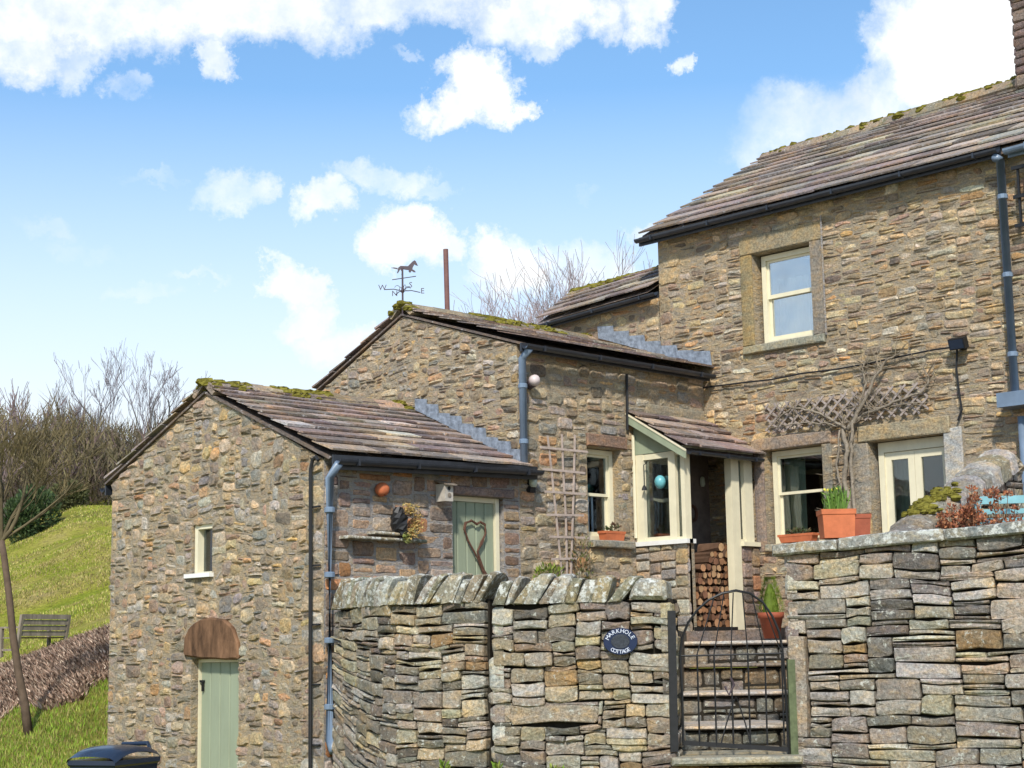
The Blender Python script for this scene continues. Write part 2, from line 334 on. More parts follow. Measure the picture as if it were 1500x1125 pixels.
def stone(mb, W, poly, nb, nf, col, rng, bev=.014, rough=.006, joint=.01, round_=.3):
    # shrink, chamfer the corners, rough outline
    cu_ = sum(p[0] for p in poly)/len(poly); cz = sum(p[1] for p in poly)/len(poly)
    hu = max(abs(p[0]-cu_) for p in poly); hz = max(abs(p[1]-cz) for p in poly)
    ju = max(.3, 1-joint/hu); jz = max(.3, 1-joint/hz)
    poly = [(cu_+(p[0]-cu_)*ju, cz+(p[1]-cz)*jz) for p in poly]
    out_ = []
    k = len(poly)
    for i in range(k):
        p0 = poly[i-1]; p = poly[i]; q = poly[(i+1) % k]
        c = rng.uniform(.3, 1)*round_*min(hu, hz)
        for o_ in (p0, q):
            dx = o_[0]-p[0]; dz = o_[1]-p[1]; l = math.hypot(dx, dz)+1e-6; cc = min(c*rng.uniform(.6, 1.3), l*.4)
            out_.append((p[0]+dx/l*cc+rng.uniform(-.3, .3)*rough, p[1]+dz/l*cc+rng.uniform(-.3, .3)*rough))
        dx = q[0]-p[0]; dz = q[1]-p[1]; l = math.hypot(dx, dz)
        if l > .16: out_.append(((p[0]+q[0])/2+rng.uniform(-1, 1)*rough*(abs(dz) > abs(dx)), (p[1]+q[1])/2+rng.uniform(-1, 1)*rough*1.3*(abs(dx) > abs(dz))))
    k = len(out_); bu = max(.35, (hu*ju-bev)/(hu*ju)); bz = max(.3, (hz*jz-bev)/(hz*jz)); vs = []
    tilt_u = rng.uniform(-1, 1)*rough*1.2/max(hu, .03); tilt_z = rng.uniform(-1, 1)*rough/max(hz, .03)
    for p in out_: vs.append(W.P(p[0], p[1], nb))
    for p in out_: vs.append(W.P(p[0], p[1], nf-bev*rng.uniform(.8, 1.3)))
    for p in out_:
        a = cu_+(p[0]-cu_)*bu; b = cz+(p[1]-cz)*bz; vs.append(W.P(a, b, nf+(a-cu_)*tilt_u+(b-cz)*tilt_z+rng.uniform(-.5, .5)*rough))
    vs.append(W.P(cu_+rng.uniform(-.2, .2)*hu, cz, nf+rng.uniform(0, 1)*rough))
    fs = []
    for r_ in (0, 1):
        for i in range(k): fs.append((r_*k+i, r_*k+(i+1) % k, (r_+1)*k+(i+1) % k, (r_+1)*k+i))
    for i in range(k): fs.append((2*k+i, 2*k+(i+1) % k, 3*k))
    mb.add(vs, fs, col)
def pal_pick(pal, rng, jit=.12):
    c = rng.choices([p[0] for p in pal], [p[1] for p in pal])[0]; k = rng.uniform(1-2*jit, 1+2*jit)
    return tuple(max(.01, x*k*rng.uniform(1-jit*.4, 1+jit*.4)) for x in c)
def lay_stones(name, parent, W, polys, mat, pal, rng, nf=(.004, .028), nb=-.05, joint=.009, bev=.014, rough=.007, round_=.35, warp=(.02, .018), limit=300, planes=(), vis=None, minarea=.0012):
    items = []
    for r in polys:
        c4 = [(r[0], r[2]), (r[1], r[2]), (r[1], r[3]), (r[0], r[3])]
        c4 = [(u+warp[0]*nz2(u*2.3, z*4.1, 1), z+warp[1]*(nz2(u*1.6, z*1.3, 2)*1.5+nz2(u*6, z*5, 3)*.6)) for u, z in c4]
        if planes: c4 = clip(c4, planes)
        if len(c4) < 3 or area(c4) < minarea: continue
        cu_ = sum(p[0] for p in c4)/len(c4); cz = sum(p[1] for p in c4)/len(c4); pr = proj(W.P(cu_, cz, 0))
        seen = -30 < pr[0] < 1530 and -20 < pr[1] < 1140 and (vis is None or vis(cu_, cz, pr))
        items.append((seen, area(c4), c4))
    items.sort(key=lambda x: (not x[0], -x[1]))
    rest = MB()
    for k, (seen, a, p) in enumerate(items):
        col = pal_pick(pal, rng); n = rng.uniform(*nf)
        if k < limit and seen:
            mb = MB(); stone(mb, W, p, nb, n, col, rng, bev, rough, joint, round_); mb.build(name, mat, parent)
        else: stone(rest, W, p, nb, n, col, rng, bev, rough, joint, round_)
    if rest.v: stuff(rest.build('small_'+name+'s', mat, parent))
    return len(items)
def wall_skin(mb, W, u0, u1, z0, z1, holes, nf=0, nd=-.30, planes=()):
    us = sorted(set([u0, u1]+[h for H in holes for h in H[:2] if u0 < h < u1])); zs = sorted(set([z0, z1]+[h for H in holes for h in H[2:4] if z0 < h < z1]))
    for a, b in zip(us, us[1:]):
        for c, d in zip(zs, zs[1:]):
            m1 = (a+b)/2; m2 = (c+d)/2
            if any(H[0] < m1 < H[1] and H[2] < m2 < H[3] for H in holes): continue
            p = clip([(a, c), (b, c), (b, d), (a, d)], planes) if planes else [(a, c), (b, c), (b, d), (a, d)]
            if len(p) >= 3: mb.add([W.P(u, z, nf) for u, z in p], [tuple(range(len(p)))])
    for H in holes:
        a, b, c, d = H[:4]
        for q in (((a, c), (a, d)), ((a, d), (b, d)), ((b, d), (b, c)), ((b, c), (a, c))):
            (x0, y0), (x1, y1) = q; mb.add([W.P(x0, y0, nf), W.P(x1, y1, nf), W.P(x1, y1, nd), W.P(x0, y0, nd)], [(0, 1, 2, 3)])
def dressed(name, parent, W, u0, u1, z0, z1, n0, n1, col, rng, mat='dressed', j=.006, poly=None):
    mb = MB(); stone(mb, W, poly or [(u0, z0), (u1, z0), (u1, z1), (u0, z1)], n0, n1, col, rng, .012, j, .002, .10); return mb.build(name, mat, parent)
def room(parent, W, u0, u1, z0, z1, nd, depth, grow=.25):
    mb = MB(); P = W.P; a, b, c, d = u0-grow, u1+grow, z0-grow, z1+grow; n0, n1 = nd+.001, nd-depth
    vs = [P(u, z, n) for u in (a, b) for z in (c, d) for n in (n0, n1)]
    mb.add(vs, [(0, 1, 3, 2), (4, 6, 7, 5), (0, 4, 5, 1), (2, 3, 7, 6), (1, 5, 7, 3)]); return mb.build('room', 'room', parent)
def slates(parent, A, B, up, length, nrow, rng, pal, w0=.42, w1=.22, th=.021, limit=300, mat='slate', vfirst=None, over=.06, taper=1.0, proud=.0):
    # A->B eaves line, up = unit up-slope vector; rows shrink towards the ridge
    run = (B-A); Lr = run.length; U = run/Lr; n_ = U.cross(up).normalized(); 
    if n_.z < 0: n_ = -n_
    hs = [1+.9*(1-i/nrow) for i in range(nrow)]; t = sum(hs); hs = [h*length/t for h in hs]
    s = 0; items = []
    for i, h in enumerate(hs):
        w = w0+(w1-w0)*i/nrow; x = -rng.uniform(.0, .03)
        while x < Lr+.02:
            ww = w*rng.uniform(.55, 1.5); x1 = min(x+ww, Lr+.03)
            if Lr+.03-x1 < .12: x1 = Lr+.03
            items.append((i, x, x1, s-rng.uniform(-.012, .02), s+h+over)); x = x1
        s += h
    order = sorted(range(len(items)), key=lambda k: -(items[k][2]-items[k][1])*(items[k][4]-items[k][3])*(1 if -40 < proj(A+U*items[k][1])[0] < 1540 else 0))
    ind = set(order[:limit]); rest = MB()
    for k, (i, x0, x1, s0, s1) in enumerate(items):
        g_ = .006; tt = th*rng.uniform(.7, 1.35); lift = th*1.0+rng.uniform(0, .008)
        mb = MB() if k in ind else rest
        q = [(x0+g_, s0+rng.uniform(-.012, .012)), ((x0+x1)/2, s0+rng.uniform(-.012, .008)), (x1-g_, s0+rng.uniform(-.012, .012)), (x1-g_, s1), (x0+g_, s1)]
        lo = [A+U*a+up*b+n_*(lift*(1-(b-s0)/(s1-s0))+.004+proud) for a, b in q]; hi = [p+n_*tt*(1.0 if m_ < 3 else .5) for m_, p in enumerate(lo)]
        mb.add(lo+hi, [(4, 3, 2, 1, 0), (5, 6, 7, 8, 9)]+[(a, (a+1) % 5, 5+(a+1) % 5, 5+a) for a in range(5)], pal_pick(pal, rng, .16))
        if mb is not rest: mb.build('slate', mat, parent)
    if rest.v: stuff(rest.build('small_slates', mat, parent))
def ridge_line(parent, A, B, rng, w=.34, drop=.12, name='ridge_stone', side=None, moss_n=14, seglen=.5):
    d = (B-A); Lr = d.length; U = d/Lr; S = V((U.y, -U.x, 0)).normalized(); x = 0
    while x < Lr:
        l = min(seglen*rng.uniform(.8, 1.2), Lr-x)
        if l < .08: break
        a = A+U*(x+.004); b = A+U*(x+l-.004); k = rng.uniform(-.008, .012); mb = MB(); vs = []
        for p in (a, b):
            for (ss, hh) in ((-w/2, -drop), (-w*.28, -drop*.2+.015), (0, .045+k), (w*.28, -drop*.2+.015), (w/2, -drop), (w*.4, -drop-.03), (0, -.02), (-w*.4, -drop-.03)):
                vs.append(p+S*ss+V((0, 0, hh+rng.uniform(-.006, .006))))
        mb.add(vs, [tuple(range(8))[::-1], tuple(range(8, 16))]+[(i, (i+1) % 8, 8+(i+1) % 8, 8+i) for i in range(8)], pal_pick(PAL_RIDGE, rng)); mb.build(name, 'ridge', parent); x += l
    mb = MB()
    for _ in range(moss_n*11):
        t = rng.random()
        if nz2(t*5+A.x, A.y, 9) < -.25+.35*rng.random()*t: continue
        p = A+U*(t*Lr)+S*rng.uniform(-w*.5, w*.5)*rng.random(); r = rng.uniform(.025, .07)
        mb.blob(p+V((0, 0, .02-abs((p-A).dot(S))*.6)), r, rng, 6, 4, (1.3, 1.3, .7), .3)
    if mb.v: stuff(mb.build('moss', 'moss', parent))
PAL_HOUSE = [((.38, .30, .19), 5), ((.30, .24, .17), 4), ((.42, .34, .22), 3), ((.24, .19, .14), 3), ((.36, .245, .14), 1.3), ((.29, .205, .155), 1.6), ((.34, .30, .25), 2.5), ((.46, .41, .32), 1.5), ((.15, .12, .095), 1.2), ((.38, .24, .11), .5)]
PAL_HOUSE = [(tuple(.88*a_+.12*b_ for a_, b_ in zip(c_, (.345, .275, .19))), w_) for c_, w_ in PAL_HOUSE]
PAL_HOUSE = [(tuple(x*1.18 for x in c_), w_) for c_, w_ in PAL_HOUSE]
PAL_GABLE = [((.33, .27, .19), 5), ((.27, .23, .18), 4), ((.38, .31, .21), 2.5), ((.35, .22, .125), 1.2), ((.29, .21, .16), 2.2), ((.36, .33, .28), 3), ((.17, .14, .11), 1.6), ((.38, .29, .15), .8), ((.25, .24, .22), 2)]
PAL_GABLE = [(tuple(.88*a_+.12*b_ for a_, b_ in zip(c_, (.31, .26, .19))), w_) for c_, w_ in PAL_GABLE]
PAL_GABLE = [(tuple(x*1.16 for x in c_), w_) for c_, w_ in PAL_GABLE]
PAL_FRONT = [((.21, .155, .12), 5), ((.17, .125, .105), 4), ((.25, .18, .12), 3), ((.29, .15, .075), 1.5), ((.24, .20, .17), 3), ((.13, .10, .085), 2)]
PAL_FRONT = [(tuple(x*1.5 for x in c_), w_) for c_, w_ in PAL_FRONT]
PAL_DRY = [((.31, .28, .22), 5), ((.25, .22, .18), 4), ((.36, .31, .22), 4), ((.28, .23, .185), 1.6), ((.38, .35, .30), 3), ((.17, .155, .135), 2), ((.31, .22, .12), .6)]
PAL_DRY = [(tuple(x*1.15 for x in c_), w_) for c_, w_ in PAL_DRY]
PAL_DRYR = [((.34, .31, .26), 5), ((.27, .24, .21), 4), ((.35, .295, .245), 1.6), ((.42, .39, .34), 3), ((.19, .175, .155), 2), ((.29, .20, .12), .45)]
PAL_DRYR = [(tuple(x*1.15 for x in c_), w_) for c_, w_ in PAL_DRYR]
PAL_SLATE = [((.22, .175, .155), 5), ((.17, .135, .125), 4), ((.26, .21, .18), 3), ((.29, .255, .225), 2), ((.13, .105, .10), 2), ((.36, .33, .30), .8)]
PAL_SLATE = [(tuple(x*1.45 for x in c_), w_) for c_, w_ in PAL_SLATE]
PAL_SLATEH = [((.23, .195, .17), 5), ((.19, .16, .145), 4), ((.28, .24, .205), 3), ((.31, .28, .25), 1.5), ((.14, .12, .11), 1.5)]
PAL_SLATEH = [(tuple(x*1.3 for x in c_), w_) for c_, w_ in PAL_SLATEH]
PAL_RIDGE = [((.30, .25, .18), 3), ((.24, .20, .15), 3), ((.36, .27, .19), 1)]
PAL_RIDGE = [(tuple(x*1.1 for x in c_), w_) for c_, w_ in PAL_RIDGE]
XA, Y0, XL, XM = 17.04, 13.5, 10.74, 13.59
H = Wall((XA, 0), (0, -1), (-1, 0)); G = Wall((XL, 0), (0, -1), (-1, 0)); MG = Wall((XM, 0), (0, -1), (-1, 0)); FR = Wall((0, Y0), (1, 0), (0, -1))
# ------------------------------------------------------------------ ground
def lerp_tab(tab, x):
    if x <= tab[0][0]: return tab[0][1]
    for (a, b), (c, d) in zip(tab, tab[1:]):
        if x <= c: return b+(d-b)*(x-a)/(c-a)
    return tab[-1][1]
TAB = [(0, -1.62), (13, -1.68), (17, -1.72), (20, -1.22), (22, -.74), (25, -.30), (27, -.12), (38, -.12), (42, .2), (50, 1.1), (51.5, 1.75), (60, 2.9), (68, 4.0), (69.2, 4.6), (90, 7.4), (104, 8.3), (130, 7.5), (400, -6), (1500, -10)]
def ground_z(x, y):
    d = (x+y)*.70711; s = (x-y)*.70711
    if d < 0: return -1.62+.01*d
    z = lerp_tab(TAB, d); lat = max(-6, min(.45+max(0, d-20)*.25 if d < 30 else 2.95, s+.30*d)); k = .35*min(1, max(0, (d-15)/7)); z += lat*k
    # right of the view the valley side drops behind the buildings
    r = max(0, s+.16*d-1.0)
    if d > 17: z -= min(r*.28, max(0, z+1.0))
    w = min(1, max(0, (d-42)/8)); z += w*(.28*nz2(x*.16, y*.16, 4)+.10*nz2(x*.6, y*.6, 5))
    t = (d-44)/1.0
    if 44 < d < 95: z += .18*math.sin(d*.42+nz2(x*.1, y*.1, 8)*2.2)
    return z
mb = MB(); ds = [-40, -20, -8, 0, 5, 10, 13, 15, 16]+[16+.5*i for i in range(1, 60)]+[46+1.2*i for i in range(60)]+[120+12*i for i in range(12)]+[290, 350, 420, 520, 700, 1000, 1500]
nS = 110; vs = []
for d in ds:
    span = max(14, abs(d)*.75); 
    for j in range(nS+1):
        t = j/nS*2-1; s = (t*abs(t)**.3)*span - .1*max(d, 0) ; x = (d+s)*.70711; y = (d-s)*.70711; vs.append((x, y, ground_z(x, y)))
fs = [(i*(nS+1)+j, i*(nS+1)+j+1, (i+1)*(nS+1)+j+1, (i+1)*(nS+1)+j) for i in range(len(ds)-1) for j in range(nS)]
mb.add(vs, fs)
def grass_ground():
    mt, t, b = nodes_of('hillside_grass')
    a = tex(t, 'ShaderNodeTexNoise', .35, 6, .65); c = ramp(t, a.outputs[0], [(.30, (.15, .21, .02)), (.45, (.26, .28, .03)), (.58, (.36, .32, .07)), (.72, (.38, .30, .12))])
    b2 = tex(t, 'ShaderNodeTexNoise', 5.5, 7, .8, stretch=(1, 1, 2.5)); c = mx(t, 1, c, ramp(t, b2.outputs[0], [(.32, g(.4)), (.5, g(1)), (.7, g(1.5))]), 'MULTIPLY')
    d_ = tex(t, 'ShaderNodeTexNoise', .12, 4, .6); c = mx(t, ramp(t, d_.outputs[0], [(.52, g(0)), (.62, g(.6))]), c, (.20, .14, .06))
    t.links.new(c, b.inputs['Base Color']); b.inputs['Roughness'].default_value = 1; b.inputs['Specular IOR Level'].default_value = .1
    bump(t, b, b2.outputs[0], .8, .15); return mt
M['grass'] = grass_ground()
gr_o = mb.build('ground', 'grass', None, True); struct(gr_o)
# lane surface of gravel in front of the walls and garden terraces behind them
def flat(name, pts, z, mat, th=.3):
    mb = MB(); mb.prism([V((p[0], p[1], z-th)) for p in pts], V((0, 0, th))); o = mb.build(name, mat); struct(o); return o
P = lambda v: (v.x, v.y)
# ------------------------------------------------------------------ windows and doors
def frame_rect(mb, W, u0, u1, z0, z1, n0, n1, l=.05, r=.05, t=.05, b=.06):
    mb.wbox(W, u0, u0+l, z0, z1, n0, n1); mb.wbox(W, u1-r, u1, z0, z1, n0, n1)
    mb.wbox(W, u0+l, u1-r, z1-t, z1, n0, n1); mb.wbox(W, u0+l, u1-r, z0, z0+b, n0, n1)
def sash_window(parent, W, u0, u1, z0, z1, nrec, mat='cream', glass='pane', zm=None, fw=.07, meet=.035, sill=True):
    mb = MB(); frame_rect(mb, W, u0, u1, z0, z1, nrec-.09, nrec, fw, fw, fw, fw*.9)
    w = mb.build('window', mat, parent); zm = zm or (z0+z1)/2
    for nm, a, b_, nn in (('upper_sash', zm-meet/2, z1-fw, nrec-.03), ('lower_sash', z0+fw*.9, zm+meet/2, nrec-.062)):
        mb = MB(); frame_rect(mb, W, u0+fw, u1-fw, a, b_, nn-.028, nn, .03, .03, .03 if nm == 'upper_sash' else meet, meet if nm == 'upper_sash' else .055); mb.build(nm, mat, w)
        mb = MB(); mb.wbox(W, u0+fw+.029, u1-fw-.029, a+.029, b_-.029, nn-.018, nn-.012); mb.build('pane', glass, w)
    return w
def curtain(win, W, u0, u1, z0, z1, n, mat, rng, folds=7):
    mb = MB(); k = folds*4; vs = []
    for z in (z0, z1):
        for i in range(k+1):
            u = u0+(u1-u0)*i/k; vs.append(W.P(u, z, n+.025*math.sin(i*math.pi/2+rng.uniform(-.3, .3))))
    mb.add(vs, [(i, i+1, k+2+i, k+1+i) for i in range(k)]); return mb.build('curtain' if 'curtain' in mat or mat == 'net' else 'blind', mat, win, True)
def planks(parent, W, u0, u1, z0, z1, n0, n1, k, mat, name='plank'):
    w = (u1-u0)/k
    for i in range(k):
        mb = MB(); a = u0+i*w+.004; b_ = u0+(i+1)*w-.004; e = .009
        vs = [W.P(a, z, n0) for z in (z0, z1)]+[W.P(b_, z, n0) for z in (z0, z1)]+[W.P(a, z, n1-e) for z in (z0, z1)]+[W.P(b_, z, n1-e) for z in (z0, z1)]+[W.P(a+e, z, n1) for z in (z0, z1)]+[W.P(b_-e, z, n1) for z in (z0, z1)]
        mb.add(vs, [(0, 1, 5, 4), (4, 5, 9, 8), (8, 9, 11, 10), (10, 11, 7, 6), (6, 7, 3, 2), (1, 3, 7, 11, 9, 5), (0, 4, 8, 10, 6, 2)]); mb.build(name, mat, parent)
def gutter_run(parent, A, B, out_, r=.055, fascia=True, mat='gutter', fh_=.15, inset=.05):
    o = V(out_); mb = MB(); d = (B-A).normalized(); n = 8; vs = []; 
    for p in (A, B):
        for k in range(n+1): t = math.pi*k/n; vs.append(p+o*(math.cos(t)*r)+V((0, 0, -math.sin(t)*r)))
        for k in range(n, -1, -1): t = math.pi*k/n; vs.append(p+o*(math.cos(t)*r*.88)+V((0, 0, -math.sin(t)*r*.88+.002)))
    m_ = 2*(n+1); mb.add(vs, [(i, (i+1) % m_, m_+(i+1) % m_, m_+i) for i in range(m_)]+[tuple(range(m_))[::-1], tuple(range(m_, 2*m_))])
    L_ = (B-A).length; k = max(2, int(L_/.9))
    gt = mb.build('gutter', mat, parent)
    for i in range(k+1):
        p = A+d*(L_*(i+.3)/(k+.6)); m2 = MB(); m2.obox(p-o*.0+V((0, 0, -r*.45)), d*.012, o*(r*1.12), V((0, 0, r*.62))); m2.build('bracket', mat, gt)
    if fascia:
        m2 = MB(); m2.obox((A+B)/2-o*(r+.018)+V((0, 0, -.02)), d*(L_/2), o*.013, V((0, 0, fh_/2))); m2.build('fascia', mat, parent)
def downpipe(parent, top, bot, r=.04, mat='pipe', n_clip=3, elbow=None, shoe=None):
    pts = ([elbow] if elbow else [])+[top, bot]+([shoe] if shoe else []); mb = MB(); mb.tube(pts, r, 10); p = mb.build('downpipe', mat, parent, True)
    for i in range(n_clip):
        c = top.lerp(bot, (i+.5)/n_clip); mb = MB(); mb.lathe(c-V((0, 0, .03)), [(r*1.0, 0), (r*1.22, .008), (r*1.22, .05), (r, .06)], 10); mb.build('pipe_collar', mat, p)
    return p
rg = random.Random(7)
# ================================================================== FARMHOUSE (right)
yL, yR = 14.2, 6.6; uL, uR = -yL, -yR; zE = 5.50; xR = 19.77; zR = 7.22
house = thing('farmhouse', 'two storey stone farmhouse with stone slate roof at the right', 'house', (XA, 11, -.2))
uw0, uw1 = H.uz(1103.5, 430)[0], H.uz(1190, 430)[0]; zt = 4.99; zb = 3.80
so0, so1 = H.uz(1086.5, 430)[0], H.uz(1208, 430)[0]; soT = 5.235; soB = 3.69
lw0, lw1 = H.uz(1121.5, 720)[0], H.uz(1207, 720)[0]; lwT = 2.445; lwB = 1.27
fw0, fw1 = H.uz(1274.5, 690)[0], H.uz(1386, 690)[0]; fwT = 2.40; fwB = .30
holes = [(uw0, uw1, zb, zt), (lw0, lw1, lwB, lwT), (fw0, fw1, fwB, fwT)]
mb = MB(); wall_skin(mb, H, uL, uR, -.2, 5.52, holes)
# far and end walls of the solid house
mb.add([H.P(uL, -.2), H.P(uL, 5.52), V((xR, yL, zR-.12)), V((2*xR-XA, yL, 5.5)), V((2*xR-XA, yL, -.2))], [(0, 1, 2, 3, 4)])
mb.add([H.P(uR, -.2), H.P(uR, 5.52), V((xR, yR, zR-.12)), V((2*xR-XA, yR, 5.5)), V((2*xR-XA, yR, -.2))], [(0, 1, 2, 3, 4)])
mb.add([V((2*xR-XA, yL, -.2)), V((2*xR-XA, yR, -.2)), V((2*xR-XA, yR, 5.5)), V((2*xR-XA, yL, 5.5))], [(0, 1, 2, 3)])
hw = mb.build('wall', 'mortar', house)
sur = [(so0, so1, soB, soT), (H.uz(1103, 650)[0]-.02, H.uz(1219, 700)[0], lwB-.11, 2.60), (H.uz(1249, 690)[0], H.uz(1413, 690)[0], fwB, 2.66)]
qh_, qz = [], 3.5
while qz < 5.4: qq = rg.uniform(.13, .24); qh_.append((uL, uL+rg.choice((.2, .36))*rg.uniform(.85, 1.15), qz, min(qz+qq, 5.49))); qz += qq
rects = rubble(uL+.0, uR, -.15, 5.49, .033, sur+qh_, (4, 12), (1, 3), rg)+qh_
lay_stones('stone', hw, H, rects, 'wall', PAL_HOUSE, rg, nf=(-.006, .020), joint=.007, bev=.012, rough=.014, round_=.58, warp=(.03, .035), vis=lambda u, z, p: (p[1] < 790) and not (p[0] < 1100 and z < 2.3))
# alternating long and short quoins on the left corner, end of the wall
for i in range(14):
    z = 1.9+.26*i; l = .34 if i % 2 else .2
    if z < 4.3 and z > 0: continue
# dressed surrounds
ds_ = ((.27, .23, .155)); sc = lambda k: tuple(x*k for x in ds_)
su = MB()
surp = MB(); surp.wbox(H, so0+.02, so0+.03, soB+.02, soB+.03, -.04, 0); sroot = surp.build('window_surround', 'dressed', hw)
def part_empty(name, parent): o = bpy.data.objects.new(name, None); C.objects.link(o); o.parent = parent; return o
dressed('lintel', house, H, so0+.0, so1, zt, soT, -.2, .03, sc(1.05), rg)
dressed('jamb_stone', house, H, so0, uw0, zb, zt, -.2, .028, (.27, .22, .125), rg)
dressed('jamb_stone', house, H, uw1, so1, zb, zt, -.2, .028, (.24, .21, .17), rg)
dressed('sill', house, H, so0+.02, so1, soB, zb, -.2, .06, (.27, .26, .20), rg)
bpy.data.objects.remove(sroot)
# white vent wire line beside the upper window
mb = MB(); a0 = H.uz(1206, 326); a1 = H.uz(1216, 505); mb.wbox(H, so1+.012, so1+.03, 3.78, soT+.05, .03, .045); mb.build('conduit', 'mortar_grey', house)
w = sash_window(house, H, uw0+.05, uw1+.04, zb+.005, zt-.02, -.13, glass='pane_sky', zm=H.uz(1157, 425)[1], fw=.065, meet=.05)
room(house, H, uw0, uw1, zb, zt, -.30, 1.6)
curtain(w, H, uw0+.16, uw0+.62, zb+.0, H.uz(1157, 425)[1]+.25, -.34, 'net', rg, 4)
# lower left window
dressed('lintel', house, H, H.uz(1103, 650)[0]-.02, H.uz(1219, 640)[0], lwT, 2.60, -.2, .03, (.30, .24, .19), rg)
dressed('jamb_stone', house, H, H.uz(1106, 700)[0], lw0, lwB-.1, lwT, -.2, .026, (.25, .20, .17), rg)
dressed('jamb_stone', house, H, lw1, H.uz(1221, 700)[0], lwB-.1, lwT, -.2, .026, (.24, .22, .18), rg)
dressed('sill', house, H, lw0, lw1, lwB-.1, lwB, -.2, .07, (.30, .29, .25), rg)
w = sash_window(house, H, lw0+.035, lw1+.03, lwB+.002, lwT-.01, -.12, zm=1.90, fw=.065)
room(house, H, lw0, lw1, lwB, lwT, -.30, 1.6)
curtain(w, H, lw0+.04, lw0+.36, lwB, lwT, -.36, 'curtain', rg, 4)
# french window
dressed('lintel', house, H, H.uz(1258, 620)[0], H.uz(1392, 610)[0], fwT, 2.60, -.2, .05, (.33, .28, .19), rg)
dressed('jamb_stone', house, H, H.uz(1249, 690)[0], fw0, 1.55, fwT, -.2, .03, (.30, .27, .22), rg)
dressed('jamb_stone', house, H, H.uz(1251, 690)[0], fw0, .30, 1.55, -.2, .036, (.33, .25, .15), rg)
dressed('jamb_stone', house, H, fw1, H.uz(1413, 690)[0], 1.7, fwT+.06, -.2, .03, (.42, .41, .38), rg)
dressed('jamb_stone', house, H, fw1, H.uz(1408, 690)[0], .30, 1.7, -.2, .036, (.33, .31, .27), rg)
mb = MB(); frame_rect(mb, H, fw0+.05, fw1+.04, fwB, fwT-.01, -.22, -.12, .075, .075, .12, .06); w = mb.build('french_window', 'cream', house)
um = H.uz(1341, 690, -.15)[0]
for nm, a, b_ in (('door_leaf', fw0+.125, um), ('door_leaf', um+.004, fw1-.035)):
    mb = MB(); frame_rect(mb, H, a, b_, fwB+.06, fwT-.135, -.19, -.14, .085, .085, .09, .2); lf = mb.build(nm, 'cream', w)
    mb = MB(); mb.wbox(H, a+.084, b_-.084, fwB+.25, fwT-.22, -.168, -.162); mb.build('pane', 'pane', w)
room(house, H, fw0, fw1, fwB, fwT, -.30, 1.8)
curtain(w, H, fw0+.1, um-.1, fwB, fwT, -.38, 'curtain', rg, 5)
# roof
A = V((XA-.20, yL+.14, zE+.03)); B = V((XA-.20, yR-.1, zE+.03)); ap = V((xR, yL+.14, zR)); up = (ap-A).normalized(); ln = (ap-A).length
mb = MB(); n_ = V((-up.z, 0, up.x)); th = n_*.07
A2 = A+V((.03, -.015, .003)); mb.prism([A2, V((xR, yL+.125, zR-.002)), V((2*xR-XA+.2, yL+.125, zE+.03)), V((2*xR-XA+.2, yL+.125, zE-.03)), V((xR, yL+.125, zR-.09)), A2-V((0, 0, .07))], V((0, yR-.1-yL-.12, 0)))
hr_ = mb.build('roof', 'slate', house)
slates(hr_, A, B, up, ln-.02, 12, rg, PAL_SLATEH, w0=.66, w1=.38, th=.023)
ridge_line(hr_, V((xR, yL+.15, zR+.03)), V((xR, yR-.1, zR+.19)), rg, .40, .13, moss_n=26)
for yy in (yL+.13,):   # underside of the gable overhang
    pass
gutter_run(house, V((XA-.25, yL+.17, zE-.03)), V((XA-.25, 8.98, zE+.01)), (-1, 0, 0), .05, fh_=.12)
gutter_run(house, V((XA-.24, 8.9, zE-.02)), V((XA-.24, yR-.1, zE+.03)), (-1, 0, 0), .06, mat='pipe', fh_=.12)
# right hand downpipe with hopper and ledge
pt = onX(1465, 232, XA-.10); pb = onX(1487, 578, XA-.10)
downpipe(house, V((XA-.1, pt.y, pt.z)), V((XA-.1, pb.y, pb.z)), .05, elbow=V((XA-.24, pt.y-.02, zE-.09)), n_clip=3)
mb = MB(); q = onX(1478, 588, XA-.1); mb.box((XA-.34, q.y+.02, q.z-.09), (XA-.03, q.y-1.2, q.z+.07)); mb.build('balcony_ledge', 'pipe', house)
q2 = onX(1497, 610, XA-.12); downpipe(house, V((XA-.12, q2.y, q2.z)), V((XA-.12, q2.y, .3)), .05, n_clip=2)
# dark iron window guard at the right edge
mb = MB(); q = onX(1484, 248, XA-.1); q3 = onX(1490, 332, XA-.1)
for i in range(7): mb.wbox(H, -q.y+.05+.1*i, -q.y+.075+.1*i, q3.z, q.z, .1, .125)
for zz_ in (q.z, (q.z+q3.z)/2, q3.z): mb.wbox(H, -q.y, -q.y+.8, zz_-.02, zz_+.02, .126, .15)
mb.build('window_guard', 'black', house)
# chimney
cy0, cy1 = onX(1484, 50, xR-.38).y, 9.0; cx0, cx1 = xR-.38, xR+.38; cz0, cz1 = 7.1, 8.66
mb = MB(); mb.box((cx0+.02, cy1+.02, cz0), (cx1-.02, cy0-.02, cz1-.02)); ch = mb.build('chimney', 'mortar', hr_)
bpy.data.objects.remove(ch)
mb = MB(); mb.box((cx0+.02, cy1+.02, cz0), (cx1-.02, cy0-.02, cz1-.02)); ch = mb.build('chimney', 'mortar', house)
CW = [(Wall((cx0, 0), (0, -1), (-1, 0)), -cy0, -cy1), (Wall((0, cy0), (-1, 0), (0, 1)), -cx1, -cx0)]
for W_, a, b_ in CW:
    lay_stones('stone', ch, W_, rubble(a, b_, cz0, cz1-.3, .055, [], (4, 9), (2, 3), rg), 'wall', [((.16, .12, .11), 3), ((.22, .17, .14), 2)], rg, limit=60, nf=(.01, .03), nb=-.02, warp=(.004, .004))
